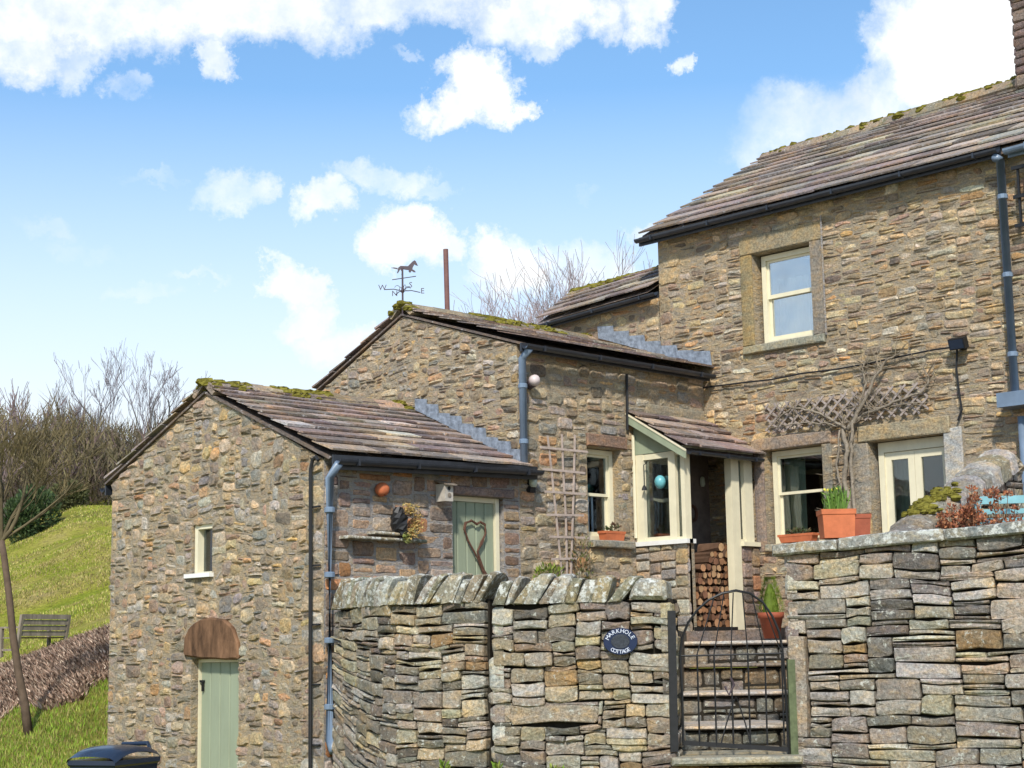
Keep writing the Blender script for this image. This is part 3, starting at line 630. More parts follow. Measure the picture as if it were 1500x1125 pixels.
for (e, z0, z1, c) in ((.10, cz1-.30, cz1-.24, (.15, .11, .11)), (.05, cz1-.24, cz1-.15, (.16, .12, .12)), (.02, cz1-.15, cz1+.02, (.36, .28, .20))):
    mb = MB(); mb.box((cx0-e, cy1-e, z0+.002), (cx1+e, cy0+e, z1-.002), c); mb.build('chimney_cap', 'dressed', ch)
# cables, flood light
mb = MB(); pts = []
for i, (px, py) in enumerate([(1030, 568), (1085, 561), (1130, 556), (1175, 547), (1225, 541), (1270, 533), (1320, 522), (1370, 512), (1408, 507)]):
    u, z = H.uz(px, py, .05); pts.append(H.P(u, z, .05))
mb.tube(pts, .011, 5); mb.build('cable', 'cable', house)
mb = MB(); pts = [H.P(*H.uz(px, py, .05), .05) for px, py in [(1402, 510), (1401, 540), (1405, 575), (1409, 600), (1403, 616)]]; mb.tube(pts, .014, 6); mb.build('cable', 'cable', house)
fl = thing('flood_light', 'small black flood light on the house wall above the french window', 'light', H.P(*H.uz(1413, 505), 0))
c = H.P(*H.uz(1413, 505), .14); mb = MB(); mb.obox(c, H.U*.10, (H.N+V((0, 0, -.35))).normalized()*.045, (V((0, 0, 1))+H.N*.35).normalized()*.065); mb.build('housing', 'black', fl)
mb = MB(); mb.obox(c+(H.N+V((0, 0, -.35))).normalized()*.05, H.U*.085, (H.N+V((0, 0, -.35))).normalized()*.006, (V((0, 0, 1))+H.N*.35).normalized()*.052); mb.build('lens', 'binp', fl)
mb = MB(); mb.obox(c-H.N*.09+V((0, 0, -.03)), H.U*.03, H.N*.05, V((0, 0, .03))); mb.build('bracket', 'black', fl)
# ================================================================== REAR RANGE
rear = thing('rear_range', 'lower stone range with mossy slate roof running back from the farmhouse corner', 'house', (XA, 16, 0))
q0 = onX(788, 474, XA-.2); q1 = onX(966, 424, XA-.2); yN = q0.y-.05; rq = onY(849, 427, yN); XRr = rq.x
zA = q1.z+.02; zB_ = q0.z+.02
k1 = rq; k0 = onX(965, 396, XRr); k0 = k1+(k0-k1)*((yL-k1.y)/(k0.y-k1.y))
mb = MB(); wall_skin(mb, H, -yN, -yL-.01, 2.0, zA, [], planes=[(0, 1, zA)])
mb.add([V((XA, yN, 2)), V((XA, yN, zB_-.05)), V((XRr, yN, k1.z-.12)), V((XRr+1.6, yN, zB_)), V((XRr+1.6, yN, 2))], [(0, 1, 2, 3, 4)])
mb.add([V((XRr+1.6, yN, 2)), V((XRr+1.6, yL, 2)), V((XRr+1.6, yL, zB_)), V((XRr+1.6, yN, zB_))], [(0, 1, 2, 3)])
rw = mb.build('wall', 'mortar', rear)
lay_stones('stone', rw, H, rubble(-yN, -yL-.01, 3.2, zA-.05, .04, [], (4, 11), (2, 4), rg), 'wall', PAL_HOUSE, rg, nf=(-.002, .02), joint=.0095, rough=.013, round_=.7)
A = V((XA-.18, yN+.1, zB_+.03)); B = V((XA-.18, yL+.05, zA+.03)); ap = V((XRr, yN+.1, k1.z)); up = (ap-A).normalized()
mb = MB(); mb.add([A-V((0, 0, .05)), B-V((0, 0, .05)), V((XRr, yL+.05, k0.z-.05)), V((XRr, yN+.1, k1.z-.05)), V((XRr+1.7, yL+.05, zA)), V((XRr+1.7, yN+.1, zB_))], [(0, 1, 2, 3), (3, 2, 4, 5)])
rr = mb.build('roof', 'slate', rear)
slates(rr, A, B, up, (ap-A).length, 5, rg, PAL_SLATE, w0=.5, w1=.3)
ridge_line(rr, V((XRr, yN+.1, k1.z)), V((XRr, yL+.05, k0.z)), rg, .3, .1, moss_n=34)
gutter_run(rear, V((XA-.2, yN+.1, zB_-.05)), V((XA-.2, yL-.1, zA-.05)), (-1, 0, 0), .042, fh_=.08)
# ================================================================== MIDDLE COTTAGE WING
wing = thing('cottage_wing', 'single storey middle cottage wing with mossy ridge, trellis wall and sash window', 'house', (XM, Y0, -.2))
zMe = 3.55; yMr = 15.5; zMr = 4.27; yMb = 17.15; zMb = 3.45
mw0, mw1 = FR.uz(861, 730)[0], FR.uz(911, 730)[0]; mwT, mwB = FR.uz(885, 656)[1], FR.uz(885, 792)[1]
mb = MB(); wall_skin(mb, FR, XM, XA, -.2, zMe, [(mw0, mw1, mwB, mwT)])
ww = mb.build('wall', 'mortar', wing)
pl = [(a, b, c) for a, b, c in ()]
# gable planes in (u=-y, z): right rake from (-13.5, 3.52) to (-15.5, 4.2); left rake to (-17.15, 3.4)
def rake(p, q): a = q[1]-p[1]; b = -(q[0]-p[0]); c = a*p[0]+b*p[1]; return (a, b, c) if b > 0 else (-a, -b, -c)
r1 = rake((-13.5, zMe-.02), (-yMr, zMr-.10)); r2 = rake((-yMb, zMb-.03), (-yMr, zMr-.10)); mpl = [r1, r2]
mb = MB(); wall_skin(mb, MG, -yMb, -Y0, -.2, zMr, [], planes=mpl)
mb.add([V((XM, yMb, -.2)), V((XA, yMb, -.2)), V((XA, yMb, zMb)), V((XM, yMb, zMb))], [(0, 1, 2, 3)])
gw = mb.build('gable_wall', 'mortar', wing)
lay_stones('stone', gw, MG, rubble(-yMb, -Y0, 1.9, zMr, .036, [], (3, 9), (1, 3), rg, big=.04), 'wall', PAL_GABLE, rg, nf=(-.006, .022), joint=.0075, rough=.015, round_=.6, planes=mpl, warp=(.05, .06), limit=300, vis=lambda u, z, p: z > 2.0)
sl_ = (FR.uz(858, 640)[0], FR.uz(917, 640)[0], mwT, FR.uz(885, 637)[1])
sill = (FR.uz(862, 790)[0], FR.uz(924, 790)[0], mwB-.09, mwB)
rects = rubble(XM, XA, -.1, zMe-.04, .04, [(mw0, mw1, mwB, mwT), sl_, sill, (15.5, XA, 0, 1.0)], (4, 10), (2, 4), rg)
lay_stones('stone', ww, FR, rects, 'wall', PAL_GABLE, rg, nf=(-.002, .022), joint=.011, rough=.013, round_=.6, vis=lambda u, z, p: z > .45 and p[0] < 1060)
dressed('lintel', wing, FR, *sl_, -.15, .03, (.25, .165, .12), rg); dressed('sill', wing, FR, *sill, -.2, .09, (.27, .26, .22), rg)
dressed('lintel', wing, FR, FR.uz(945, 610)[0], XA-.03, FR.uz(985, 614)[1], FR.uz(985, 597)[1], -.1, .03, (.28, .25, .19), rg)
w = sash_window(wing, FR, mw0-.02, mw1+.0, mwB+.01, mwT-.01, -.14, zm=FR.uz(885, 723)[1], fw=.06)
room(wing, FR, mw0, mw1, mwB, mwT, -.30, 1.3)
mb = MB(); mb.wbox(FR, mw0+.02, mw1-.08, FR.uz(885, 694)[1], mwT, -.205, -.19); mb.build('blind', 'blind', w)
curtain(w, FR, mw0+.16, mw0+.38, mwB, mwT-.5, -.24, 'net', rg, 3)
# roof
A = V((XM-.03, 13.33, zMe+.03)); B = V((XA, 13.33, zMe+.03)); ap = V((XM-.03, yMr, zMr)); up = (ap-A).normalized()
mb = MB(); mb.prism([A-V((0, -.03, .05)), ap-V((0, 0, .06)), V((XM-.03, yMb+.12, zMb-.02)), V((XM-.03, yMb+.12, zMb-.04)), ap-V((0, 0, .085)), A-V((0, -.05, .07))], V((XA-XM+.03, 0, 0)))
wr_ = mb.build('roof', 'slate', wing)
slates(wr_, A, B, up, (ap-A).length, 7, rg, PAL_SLATE, w0=.5, w1=.3)
Ab = V((XA, yMb+.12, zMb)); Bb = V((XM-.03, yMb+.12, zMb)); upb = (V((XM-.03, yMr, zMr))-Bb).normalized(); slates(wr_, Bb, Ab, upb, (V((XM-.03, yMr, zMr))-Bb).length, 6, rg, PAL_SLATE, w0=.5, w1=.3)
ridge_line(wr_, V((XM-.05, yMr, zMr+.05)), V((XA, yMr, zMr+.05)), rg, .44, .13, moss_n=80)
gutter_run(wing, V((XM-.10, 13.27, zMe-.06)), V((XA-.08, 13.27, zMe-.06)), (0, -1, 0), .05, fh_=.1)
pt = FR.P(*FR.uz(765, 525, .09), .09); pb = FR.P(*FR.uz(768, 688, .09), .09)
downpipe(wing, pt, V((pt.x, pt.y, pb.z)), .045, elbow=V((pt.x-.02, 13.27, zMe-.1)), n_clip=2)
# lead flashing stepped up the farmhouse wall above this roof
mb = MB(); k = 7
def flashing(parent, W, pts, hgt, nn):
    for i in range(len(pts)-1):
        (u0, z0), (u1, z1) = pts[i], pts[i+1]; mb = MB()
        t0 = max(z0, z1)+hgt*rg.uniform(.6, 1.15); t1 = t0-abs(z1-z0)*.3; d_ = .012+.005*(i % 2)
        vs = [W.P(u0, z0-.03, nn), W.P(u1+.02*(1 if u1 > u0 else -1), z1-.03, nn), W.P(u1, t1, nn+.004), W.P(u0, t0, nn+.01)]; mb.prism(vs, W.N*d_)
        mb.build('lead_flashing', 'lead', parent)
pts = [(-15.3+1.95*i/7, zMr+.02-(zMr-zMe-.04)*i/7) for i in range(8)]; flashing(wing, H, [(u, z+.02) for u, z in pts], .13, .02)
# thin soil pipe and wire on the front wall
mb = MB(); mb.tube([FR.P(*FR.uz(918, 548, .04), .04), FR.P(*FR.uz(919, 630, .04), .04)], .018, 6); mb.build('thin_pipe', 'cable', wing)
# ================================================================== LOW OUTBUILDING (left)
low = thing('stone_outbuilding', 'low gabled stone outbuilding with sage plank doors at the left', 'outbuilding', (XL, Y0, -1.6))
zLe, yLr, zLr, yLb, zLb = 2.02, 15.6, 3.03, 17.55, 2.14
gw0, gw1 = G.uz(281.5, 805)[0], G.uz(311, 805)[0]; gwT, gwB = G.uz(296, 768)[1], G.uz(296, 840)[1]
gd0, gd1 = G.uz(280, 1040)[0], G.uz(349.5, 1040)[0]; gdT = G.uz(320, 964)[1]
r1 = rake((-Y0, zLe-.03), (-yLr, zLr-.07)); r2 = rake((-yLb, zLb-.06), (-yLr, zLr-.07)); gpl = [r1, r2]
mb = MB(); wall_skin(mb, G, -yLb, -Y0, -2.2, zLr, [(gw0, gw1, gwB, gwT), (gd0, gd1, -2.1, gdT)], planes=gpl, nd=-.18)
mb.add([V((XL, yLb, -2.2)), V((XM, yLb, -2.2)), V((XM, yLb, zLb)), V((XL, yLb, zLb))], [(0, 1, 2, 3)])
gwall = mb.build('gable_wall', 'mortar', low)
lint = [G.uz(px, py) for px, py in [(272, 961), (274, 935), (281, 918), (295, 908), (312, 904), (332, 907), (345, 920), (352, 942), (353, 965), (335, 967), (300, 965)]]
lu0, lu1 = lint[0][0], lint[8][0]; lz = lint[4][1]
q_ = G.uz(320, 935)
qg, qz = [], -1.75
while qz < zLe-.1: qh = rg.uniform(.12, .22); qg.append((-Y0-rg.choice((.20, .34))*rg.uniform(.85, 1.15), -Y0, qz, min(qz+qh, zLe-.05))); qz += qh
ql = [(XL, XL+(.34 if (q[1]-q[0]) < .27 else .2), q[2], q[3]) for q in qg]
rects = rubble(-yLb, -Y0, -1.7, zLr, .036, qg+[(gw0, gw1, gwB-.04, gwT+.0), (gd0, gd1, -1.75, gdT), (lu0+.02, lu1-.02, gdT-.02, lz-.02)], (3, 9), (1, 4), rg, big=.04)+qg
lay_stones('stone', gwall, G, rects, 'wall', PAL_GABLE, rg, nf=(-.006, .022), joint=.0075, rough=.015, round_=.58, planes=gpl, warp=(.045, .05), vis=lambda u, z, p: p[1] < 1130)
mb = MB(); stone(mb, G, lint[::-1] if False else lint, -.15, .045, (.3, .18, .1), rg, .02, .004, .002, .12); mb.build('arched_lintel', 'sandstone', low)
# tiny window
mb = MB(); frame_rect(mb, G, gw0+.01, gw1+.02, gwB, gwT, -.16, -.03, .055, .02, .05, .02); w = mb.build('window', 'cream', low)
mb = MB(); mb.wbox(G, gw0+.05, gw1, gwB+.02, gwT-.05, -.12, -.114); mb.build('pane', 'pane', w)
mb = MB(); mb.wbox(G, gw0-.07, gw1+.03, gwB-.045, gwB, -.15, .06); mb.build('sill', 'white', w)
room(low, G, gw0, gw1, gwB, gwT, -.18, .8)
# gable door
mb = MB(); dl, dr = G.uz(294, 1040, -.12)[0], gd1+.03; mb.wbox(G, dl-.025, dl, -2.1, gdT-.01, -.18, -.09); mb.wbox(G, dl, dr, gdT-.045, gdT-.01, -.18, -.10); dd = mb.build('door', 'cream', low)
planks(dd, G, dl+.004, dr, -2.1, gdT-.048, -.16, -.12, 5, 'sage')
mb = MB(); mb.obox(G.P(dl+.05, gdT-.25, -.10), G.U*.035, G.N*.012, V((0, 0, .012))); mb.obox(G.P(dl+.065, gdT-.31, -.10), G.U*.008, G.N*.015, V((0, 0, .05))); mb.build('latch', 'black', dd)
room(low, G, gd0, gd1, -2.0, gdT, -.18, .8, .05)
# front wall (same plane as the wing)
fd0, fd1 = FR.uz(663, 790)[0], FR.uz(738, 790)[0]; fdT = FR.uz(700, 727)[1]
mb = MB(); wall_skin(mb, FR, XL, XM, -2.2, zLe, [(fd0, fd1, -.1, fdT)], nd=-.2); fwl = mb.build('wall', 'mortar_grey', low)
dlint = (FR.uz(660, 720)[0], FR.uz(750, 720)[0], fdT, fdT+.10)
rects = rubble(XL, XM, -1.2, zLe-.03, .045, [(fd0, fd1, -.15, fdT), dlint]+ql, (4, 10), (2, 4), rg)+ql
lay_stones('stone', fwl, FR, rects, 'wall', PAL_FRONT, rg, nf=(.002, .016), joint=.014, warp=(.02, .014), vis=lambda u, z, p: z > .4)
dressed('lintel', low, FR, *dlint, -.1, .05, (.24, .18, .16), rg)
mb = MB(); mb.wbox(FR, fd1-.075, fd1-.02, -.1, fdT-.005, -.14, -.05); mb.wbox(FR, fd0, fd1-.075, fdT-.06, fdT-.005, -.14, -.06); dd = mb.build('door', 'cream', low)
planks(dd, FR, fd0+.002, fd1-.079, -.1, fdT-.063, -.12, -.08, 5, 'sage')
room(low, FR, fd0, fd1, -.1, fdT, -.20, .6, .05)
# roof
A = V((XL-.04, 13.32, zLe+.03)); B = V((XM, 13.32, zLe+.05)); ap = V((XL-.04, yLr, zLr)); up = (ap-A).normalized()
mb = MB(); mb.prism([A-V((0, -.03, .05)), ap-V((0, 0, .07)), V((XL-.04, yLb+.12, zLb-.05)), V((XL-.04, yLb+.12, zLb-.075)), ap-V((0, 0, .095)), A-V((0, -.05, .07))], V((XM-XL+.04, 0, 0)))
lr_ = mb.build('roof', 'slate', low)
slates(lr_, A, B, up, (ap-A).length-.03, 11, rg, PAL_SLATE, w0=.46, w1=.26, th=.022)
Bb = V((XL-.04, yLb+.14, zLb-.03)); slates(lr_, Bb, V((XM, yLb+.14, zLb-.03)), (V((XL-.04, yLr, zLr))-Bb).normalized(), (V((XL-.04, yLr, zLr))-Bb).length, 8, rg, PAL_SLATE, w0=.46, w1=.26)
ridge_line(lr_, V((XL-.06, yLr, zLr+.02)), V((XM, yLr-.05, zLr+.03)), rg, .44, .13, moss_n=44)
gutter_run(low, V((XL-.02, 13.26, zLe-.05)), V((XM+.12, 13.26, zLe+.02)), (0, -1, 0), .055)
gutter_run(low, V((XL-.02, yLb+.2, zLb-.1)), V((XM-.3, yLb+.2, zLb-.1)), (0, 1, 0), .055)
pt = FR.P(*FR.uz(483, 700, .09), .09); pb = FR.P(pt.x, FR.uz(478, 1085, .09)[1], .09)
downpipe(low, FR.P(pt.x, pt.z, .09), V((pt.x, pt.y, pb.z)), .045, elbow=V((pt.x, 13.26, zLe-.09)), shoe=V((pt.x-.05, pt.y-.12, pb.z-.1)), n_clip=4)
q0 = G.uz(455, 700, .06); mb = MB(); uq = q0[0]
mb.tube([G.P(uq+.13, 1.98, .06), G.P(uq+.09, 2.02, .06), G.P(uq+.03, 1.99, .06), G.P(uq, 1.9, .06), G.P(uq, -1.9, .06)], .02, 8); tp = mb.build('thin_pipe', 'cable', low)
for i in range(6): mb = MB(); z = 1.5-.6*i; mb.wbox(G, uq-.03, uq+.12, z, z+.018, .02, .05); mb.build('pipe_bracket', 'cable', tp)
pts = [(-15.25+1.85*i/9, zLr+.0-(zLr-zLe-.08)*(.1+.9*i/9)) for i in range(10)]; flashing(low, MG, [(u, z+.05) for u, z in pts], .11, .02)
# ================================================================== PORCH
XP, YP = 15.60, 12.70
porch = thing('porch', 'lean-to glazed porch with cream frames and sage gable in the corner', 'porch', (XP, YP, .2))
PS = Wall((XP, 0), (0, -1), (-1, 0)); PF = Wall((0, YP), (1, 0), (0, -1)); uS0, uS1 = -Y0, -YP; zs = 1.30
ptop = 2.37
# stone dwarf wall under the side window, with return
mb = MB(); mb.wbox(PS, uS0, uS1+.0, .1, zs-.05, -.14, -.01); dw = mb.build('dwarf_wall', 'mortar', porch)
lay_stones('stone', dw, PS, rubble(uS0, uS1+.01, .1, zs-.05, .045, [], (4, 9), (2, 4), rg), 'wall', PAL_GABLE, rg, nf=(.01, .03), nb=-.02)
xpo = PF.uz(1010.5, 780)[0]
mb = MB(); mb.wbox(PF, XP, xpo-.03, .1, zs-.05, -.14, -.01); dw2 = mb.build('dwarf_wall', 'mortar', porch)
lay_stones('stone', dw2, PF, rubble(XP, xpo-.03, .1, zs-.05, .045, [], (3, 5), (2, 4), rg), 'wall', PAL_GABLE, rg, nf=(.01, .03), nb=-.02, warp=(.0, .0))
# frames
mb = MB()
u1 = PS.uz(943, 730)[0]; mb.wbox(PS, uS0+.005, u1, zs, ptop, -.10, 0); u2 = PS.uz(980, 730)[0]
mb.wbox(PS, u1, u2, ptop-.07, ptop, -.10, -.01); mb.wbox(PS, u1, u2, zs, zs+.05, -.10, -.01); u3, u4 = PS.uz(990, 730)[0], PS.uz(998, 730)[0]; mb.wbox(PS, u2, u3, zs, ptop, -.10, 0); mb.wbox(PS, u3, u4, zs, zs+.03, -.1, -.01); mb.wbox(PS, u3, u4, ptop-.05, ptop, -.1, -.01); mb.wbox(PS, u4, uS1, zs, ptop, -.06, 0)
w = mb.build('window', 'cream', porch)
for a, b_ in ((u1, u2), (u3, u4)): mb = MB(); mb.wbox(PS, a, b_, zs+.03, ptop-.05, -.06, -.054); mb.build('pane', 'pane', w)
mb = MB(); mb.wbox(PS, uS0+.005, uS1+.05, zs-.055, zs-.002, -.12, .05); mb.wbox(PF, XP-.0, xpo+.0, zs-.0552, zs-.0022, -.12, .05); mb.build('sill', 'white', w)
x1, x2, x3 = PF.uz(993, 730)[0], PF.uz(1001, 730)[0], PF.uz(1010.5, 730)[0]; x4, x5, x5b, x6, x7 = [PF.uz(a, 730)[0] for a in (1072, 1083, 1090, 1091, 1103)]
mb = MB(); mb.wbox(PF, XP+.061, x3+.02, zs, ptop, -.08, 0); mb.build('corner_post', 'cream', porch)
mb = MB(); mb.wbox(PF, x4, x5, .22, ptop, -.1, .004); mb.build('door_post', 'cream', porch)
mb = MB(); mb.wbox(PF, x3-.045, x3-.005, .22, zs-.06, -.1, .0); mb.build('door_post', 'cream', porch)
mb = MB(); mb.wbox(PF, x6, x7, zs, ptop, -.1, 0); mb.wbox(PF, x5, x6, zs, zs+.03, -.1, -.01); mb.wbox(PF, x5, x6, ptop-.05, ptop, -.1, -.01); mb.wbox(PF, x5+.001, min(x7+.06, XA-.04), zs-.055, zs-.002, -.12, .05)
w = mb.build('sidelight', 'cream', porch); mb = MB(); mb.wbox(PF, x5, x6, zs+.03, ptop-.05, -.06, -.054); mb.build('pane', 'pane', w)
mb = MB(); mb.wbox(PF, x5+.002, XA-.01, .1, zs-.06, -.14, -.01); dw3 = mb.build('dwarf_wall', 'mortar', porch)
lay_stones('stone', dw3, PF, rubble(x5+.01, XA-.02, .1, zs-.06, .05, [], (3, 6), (2, 4), rg), 'wall', PAL_FRONT, rg, nf=(.01, .03), nb=-.02, warp=(0, .01))
mb = MB(); mb.wbox(PF, XP+.02, XA-.04, ptop+.001, ptop+.06, -.10, -.02); mb.build('head_beam', 'cream', porch)
# interior: plaster lining, threshold, open plank door
mb = MB(); mb.box((XP+.02, Y0-.06, .22), (XA-.04, Y0-.035, 2.45)); mb.build('back_lining', 'plaster', porch)
mb = MB(); mb.box((x3-.0, YP-.02, .17), (x4, YP+.16, .255)); mb.build('threshold', 'black', porch)
mb = MB(); mb.box((XP+.02, YP-.0, .1), (XA-.02, Y0-.03, .2)); mb.build('floor', 'flag', porch)
dp = Wall((x3-.02, YP+.02), (.18, 1), (1, -.18)); planks(porch, dp, 0.02, .70, .26, 2.30, -.04, 0, 5, 'brown_wood', 'door_plank')
# roof
eA = V((XP-.12, YP-.13, 2.37)); eB = V((XA-.02, YP-.13, 2.37)); tA = V((XP-.12, Y0-.02, 2.90)); up = (tA-eA).normalized()
mb = MB(); mb.prism([eA-V((0, -.02, .045)), tA-V((0, 0, .045)), tA-V((0, 0, .07)), eA-V((0, -.02, .07))], V((XA-XP+.10, 0, 0))); pr_ = mb.build('roof', 'slate', porch)
slates(pr_, eA, eB, up, (tA-eA).length, 4, rg, PAL_SLATE, w0=.40, w1=.26, th=.026)
gutter_run(porch, V((XP-.1, YP-.17, 2.33)), V((XA-.1, YP-.17, 2.33)), (0, -1, 0), .04, fascia=False)
mb = MB(); mb.prism([PS.P(uS0+.01, 2.375, -.03), PS.P(uS0+.01, 2.83, -.03), PS.P(uS1, 2.40, -.03), PS.P(uS1, 2.375, -.03)], PS.N*.03); mb.build('gable_panel', 'sage', porch)
e1 = PS.P(uS0+.01, 2.87, .11); e2 = PS.P(uS1+.13, 2.33, .11); dn_ = V((0, 0, -.10)); mb = MB(); mb.prism([e1, e2, e2+dn_*.9, e1+dn_], PS.N*.02); mb.build('barge_board', 'sage', porch)
mb = MB(); mb.prism([e1+V((0, 0, .022)), e2+V((0, 0, .022)), e2+V((0, 0, .001)), e1+V((0, 0, .001))], PS.N*.03); mb.build('verge_strip', 'cream', porch)
mb = MB(); mb.tube([PS.P(uS0+.03, 2.62, .03), PS.P(uS0+.03, 1.35, .03)], .02, 6); mb.build('corner_bead', 'cream', porch)
# ================================================================== BOUNDARY WALLS
a_ = lambda px, d: (atd(px, 950, d).x, atd(px, 950, d).y)
rg = random.Random(21)
zT = .46
def cope_stones(parent, W, u0, u1, ztop, zbot, depth, rng, wr=(.08, .2), lean=.09, lichen=True):
    u = u0
    while u < u1-.04:
        w = rng.uniform(*wr); w = min(w, u1-u); h = ztop(u)+rng.uniform(-.035, .03); b = zbot(u)-.02; ln = lean*rng.uniform(.5, 1.5)*(h-b)/.25
        mb = MB(); vs = []; prof = [(-.05, 0), (.035, .02), (.05, .60), (.035, .93), (-.06, 1.0), (-depth*.6, .98), (-depth*.95, .8), (-depth, .3), (-depth+.03, 0)]
        col = pal_pick([((.30, .29, .23), 3), ((.35, .31, .22), 3), ((.38, .38, .34), 3), ((.24, .22, .17), 1.5)], rng)
        for (uu, e) in ((u+.004, -.0), (u+.02, .018), (u+w-.02, .018), (u+w-.004, 0)):
            for (n, t) in prof:
                sh = .0 if e else .016
                nn = n-(sh if n > -.1 else -sh); tt = t*(1-(0.05 if not e else 0))
                vs.append(W.P(min(max(uu+ln*t, 0), 99), b+(h-b)*tt+rng.uniform(-.008, .008), nn+rng.uniform(-.008, .008)))
        k = len(prof); fs = [tuple(range(k))[::-1], tuple(range(3*k, 4*k))]
        for r_ in range(3): fs += [(r_*k+i, r_*k+(i+1) % k, (r_+1)*k+(i+1) % k, (r_+1)*k+i) for i in range(k)]
        mb.add(vs, fs, col); mb.build('coping_stone', 'cope', parent); u += w
def core(W, L_, z0, z1, th=.4, n0=-.09, steps=14):
    mb = MB(); vs = []
    for i in range(steps+1):
        u = L_*i/steps
        for (z, n) in ((z0, n0), (z1, n0), (z1, -th), (z0, -th)): vs.append(W.P(min(u, L_-1e-4), z, n))
    mb.add(vs, [(i*4+k, i*4+(k+1) % 4, i*4+4+(k+1) % 4, i*4+4+k) for i in range(steps) for k in range(4)]+[(0, 1, 2, 3), (steps*4, steps*4+3, steps*4+2, steps*4+1)])
    return mb
WA = CurveWall([a_(487, 16.95), a_(520, 16.5), a_(575, 15.85), a_(650, 15.55), a_(712, 15.38)], 1)
t = WA.P(.5, 0, 1)-WA.P(.5, 0, 0)
if t.dot(WA.P(.5, 0)) > 0: WA.side = -1
bw = thing('dry_stone_wall', 'curving dry stone wall with leaning coping stones beside the blue grey downpipe', 'wall', WA.P(.1, -1.7), 'dry stone garden walls')
cb = core(WA, WA.L, -1.9, zT+.02).build('wall_core', 'dark', bw)
rects = rubble(0, WA.L-.01, -1.5, zT, .04, [], (4, 10), (1, 3), rg, big=.08)
def dip(u): return -.22*max(0, 1-u/1.3)
class Bent:   # courses that sag towards the downpipe end
    def __init__(s, W): s.W = W
    def P(s, u, z, n=0): u2 = min(max(u, 0), s.W.L-1e-3); k = max(0, 1-u2/1.45); return s.W.P(u2, z+.34*k*k*max(0, min(1, (.35-z)/1.0))*1.0, n)
lay_stones('stone', cb, Bent(WA), rects, 'dry', PAL_DRY, rg, nf=(-.02, .02), nb=-.14, joint=.006, bev=.010, rough=.013, warp=(.03, .035), round_=.26)
cope_stones(bw, WA, .02, WA.L-.02, lambda u: .70+.03*(1-u/WA.L), lambda u: zT+.01, .36, rg, wr=(.055, .13), lean=.14)
WB = CurveWall([a_(722, 15.24), a_(800, 15.1), a_(900, 15.0), a_(986, 14.9)], 1)
t = WB.P(.5, 0, 1)-WB.P(.5, 0, 0)
if t.dot(WB.P(.5, 0)) > 0: WB.side = -1
bw2 = thing('dry_stone_wall', 'dry stone wall carrying the oval sign, left of the iron gate', 'wall', WB.P(.1, -1.7), 'dry stone garden walls')
cb = core(WB, WB.L, -1.9, zT-.02, th=.5).build('wall_core', 'dark', bw2)
rects = rubble(0, WB.L-.005, -1.5, zT-.04, .043, [(.16, .95, -.63, -.46)], (4, 9), (1, 3), rg, big=.08)
rects += [(.16, .95, -.63, -.46)]
rects = [r for r in rects]
lay_stones('stone', cb, WB, rects, 'dry', PAL_DRY, rg, nf=(-.02, .025), nb=-.16, joint=.005, bev=.010, rough=.015, warp=(.035, .045), round_=.30)
# the wall head beside the crack, and the return beside the gate
Wh = Wall((WB.P(0, 0, .0).x, WB.P(0, 0, .0).y), (WB.P(0, 0, -.5)-WB.P(0, 0, 0)).to_2d(), (WB.P(0, 0)-WB.P(.1, 0)).to_2d())
lay_stones('stone', cb, Wh, rubble(0, .5, -1.4, zT-.03, .06, [], (3, 7), (2, 5), rg), 'dry', [((.55, .52, .47), 3), ((.36, .31, .26), 3)], rg, nf=(.0, .05), nb=-.1, joint=.01, bev=.02, rough=.01)
e0 = WB.P(WB.L-.001, 0, 0); Wg = Wall((e0.x, e0.y), (WB.P(WB.L-.01, 0, -.5)-WB.P(WB.L-.01, 0, 0)).to_2d(), (e0-WB.P(WB.L-.1, 0)).to_2d())
lay_stones('stone', cb, Wg, rubble(0, .5, -1.4, zT-.03, .06, [], (3, 8), (2, 4), rg), 'dry', PAL_DRY, rg, nf=(.0, .04), nb=-.1, joint=.01, bev=.02, rough=.01)
cope_stones(bw2, WB, .0, WB.L-.42, lambda u: .665-.03*u/WB.L, lambda u: zT-.02, .42, rg, wr=(.07, .15), lean=.14)
mb = MB(); stone(mb, WB, [(WB.L-.40, zT-.03), (WB.L-.02, zT-.05), (WB.L-.03, .62), (WB.L-.33, .655)], -.42, .05, (.37, .36, .31), rg, .04, .004, .02, .3); mb.build('coping_stone', 'cope', bw2)
# right wall
P1 = atd(1155, 950, 15.05); P2 = atd(1500, 950, 14.0)
Ud = (P2-P1).to_2d().normalized(); WR = Wall((P1.x, P1.y), Ud, (Ud.y, -Ud.x))
if WR.N.dot(P1) > 0: WR.N = -WR.N
LR = 4.6; zC = .845
bw3 = thing('dry_stone_wall', 'tall dry stone wall with flat coping slabs right of the iron gate', 'wall', WR.P(0, -1.7), 'dry stone garden walls')
mb = MB(); mb.wbox(WR, .02, LR, -1.9, zC-.05, -.45, -.09); cb = mb.build('wall_core', 'dark', bw3)
jp = (-.02, .17, -.78, .12)   # upright gate jamb stone
rects = rubble(0, LR, -1.45, zC+.12, .045, [(-.1, .17, -.78, .10)], (5, 13), (1, 3), rg, big=.16)
rects += [(0, .17, -.78, .10)]
czu = lambda u: zC+.040*u
lay_stones('stone', cb, WR, rects, 'dry', PAL_DRYR, rg, planes=[(-.040, 1, zC-.03)], nf=(-.014, .018), nb=-.16, joint=.008, bev=.010, rough=.014, warp=(.03, .035), round_=.26)
Wq = Wall((WR.P(0, 0).x, WR.P(0, 0).y), (-WR.N).to_2d(), (-WR.U).to_2d())
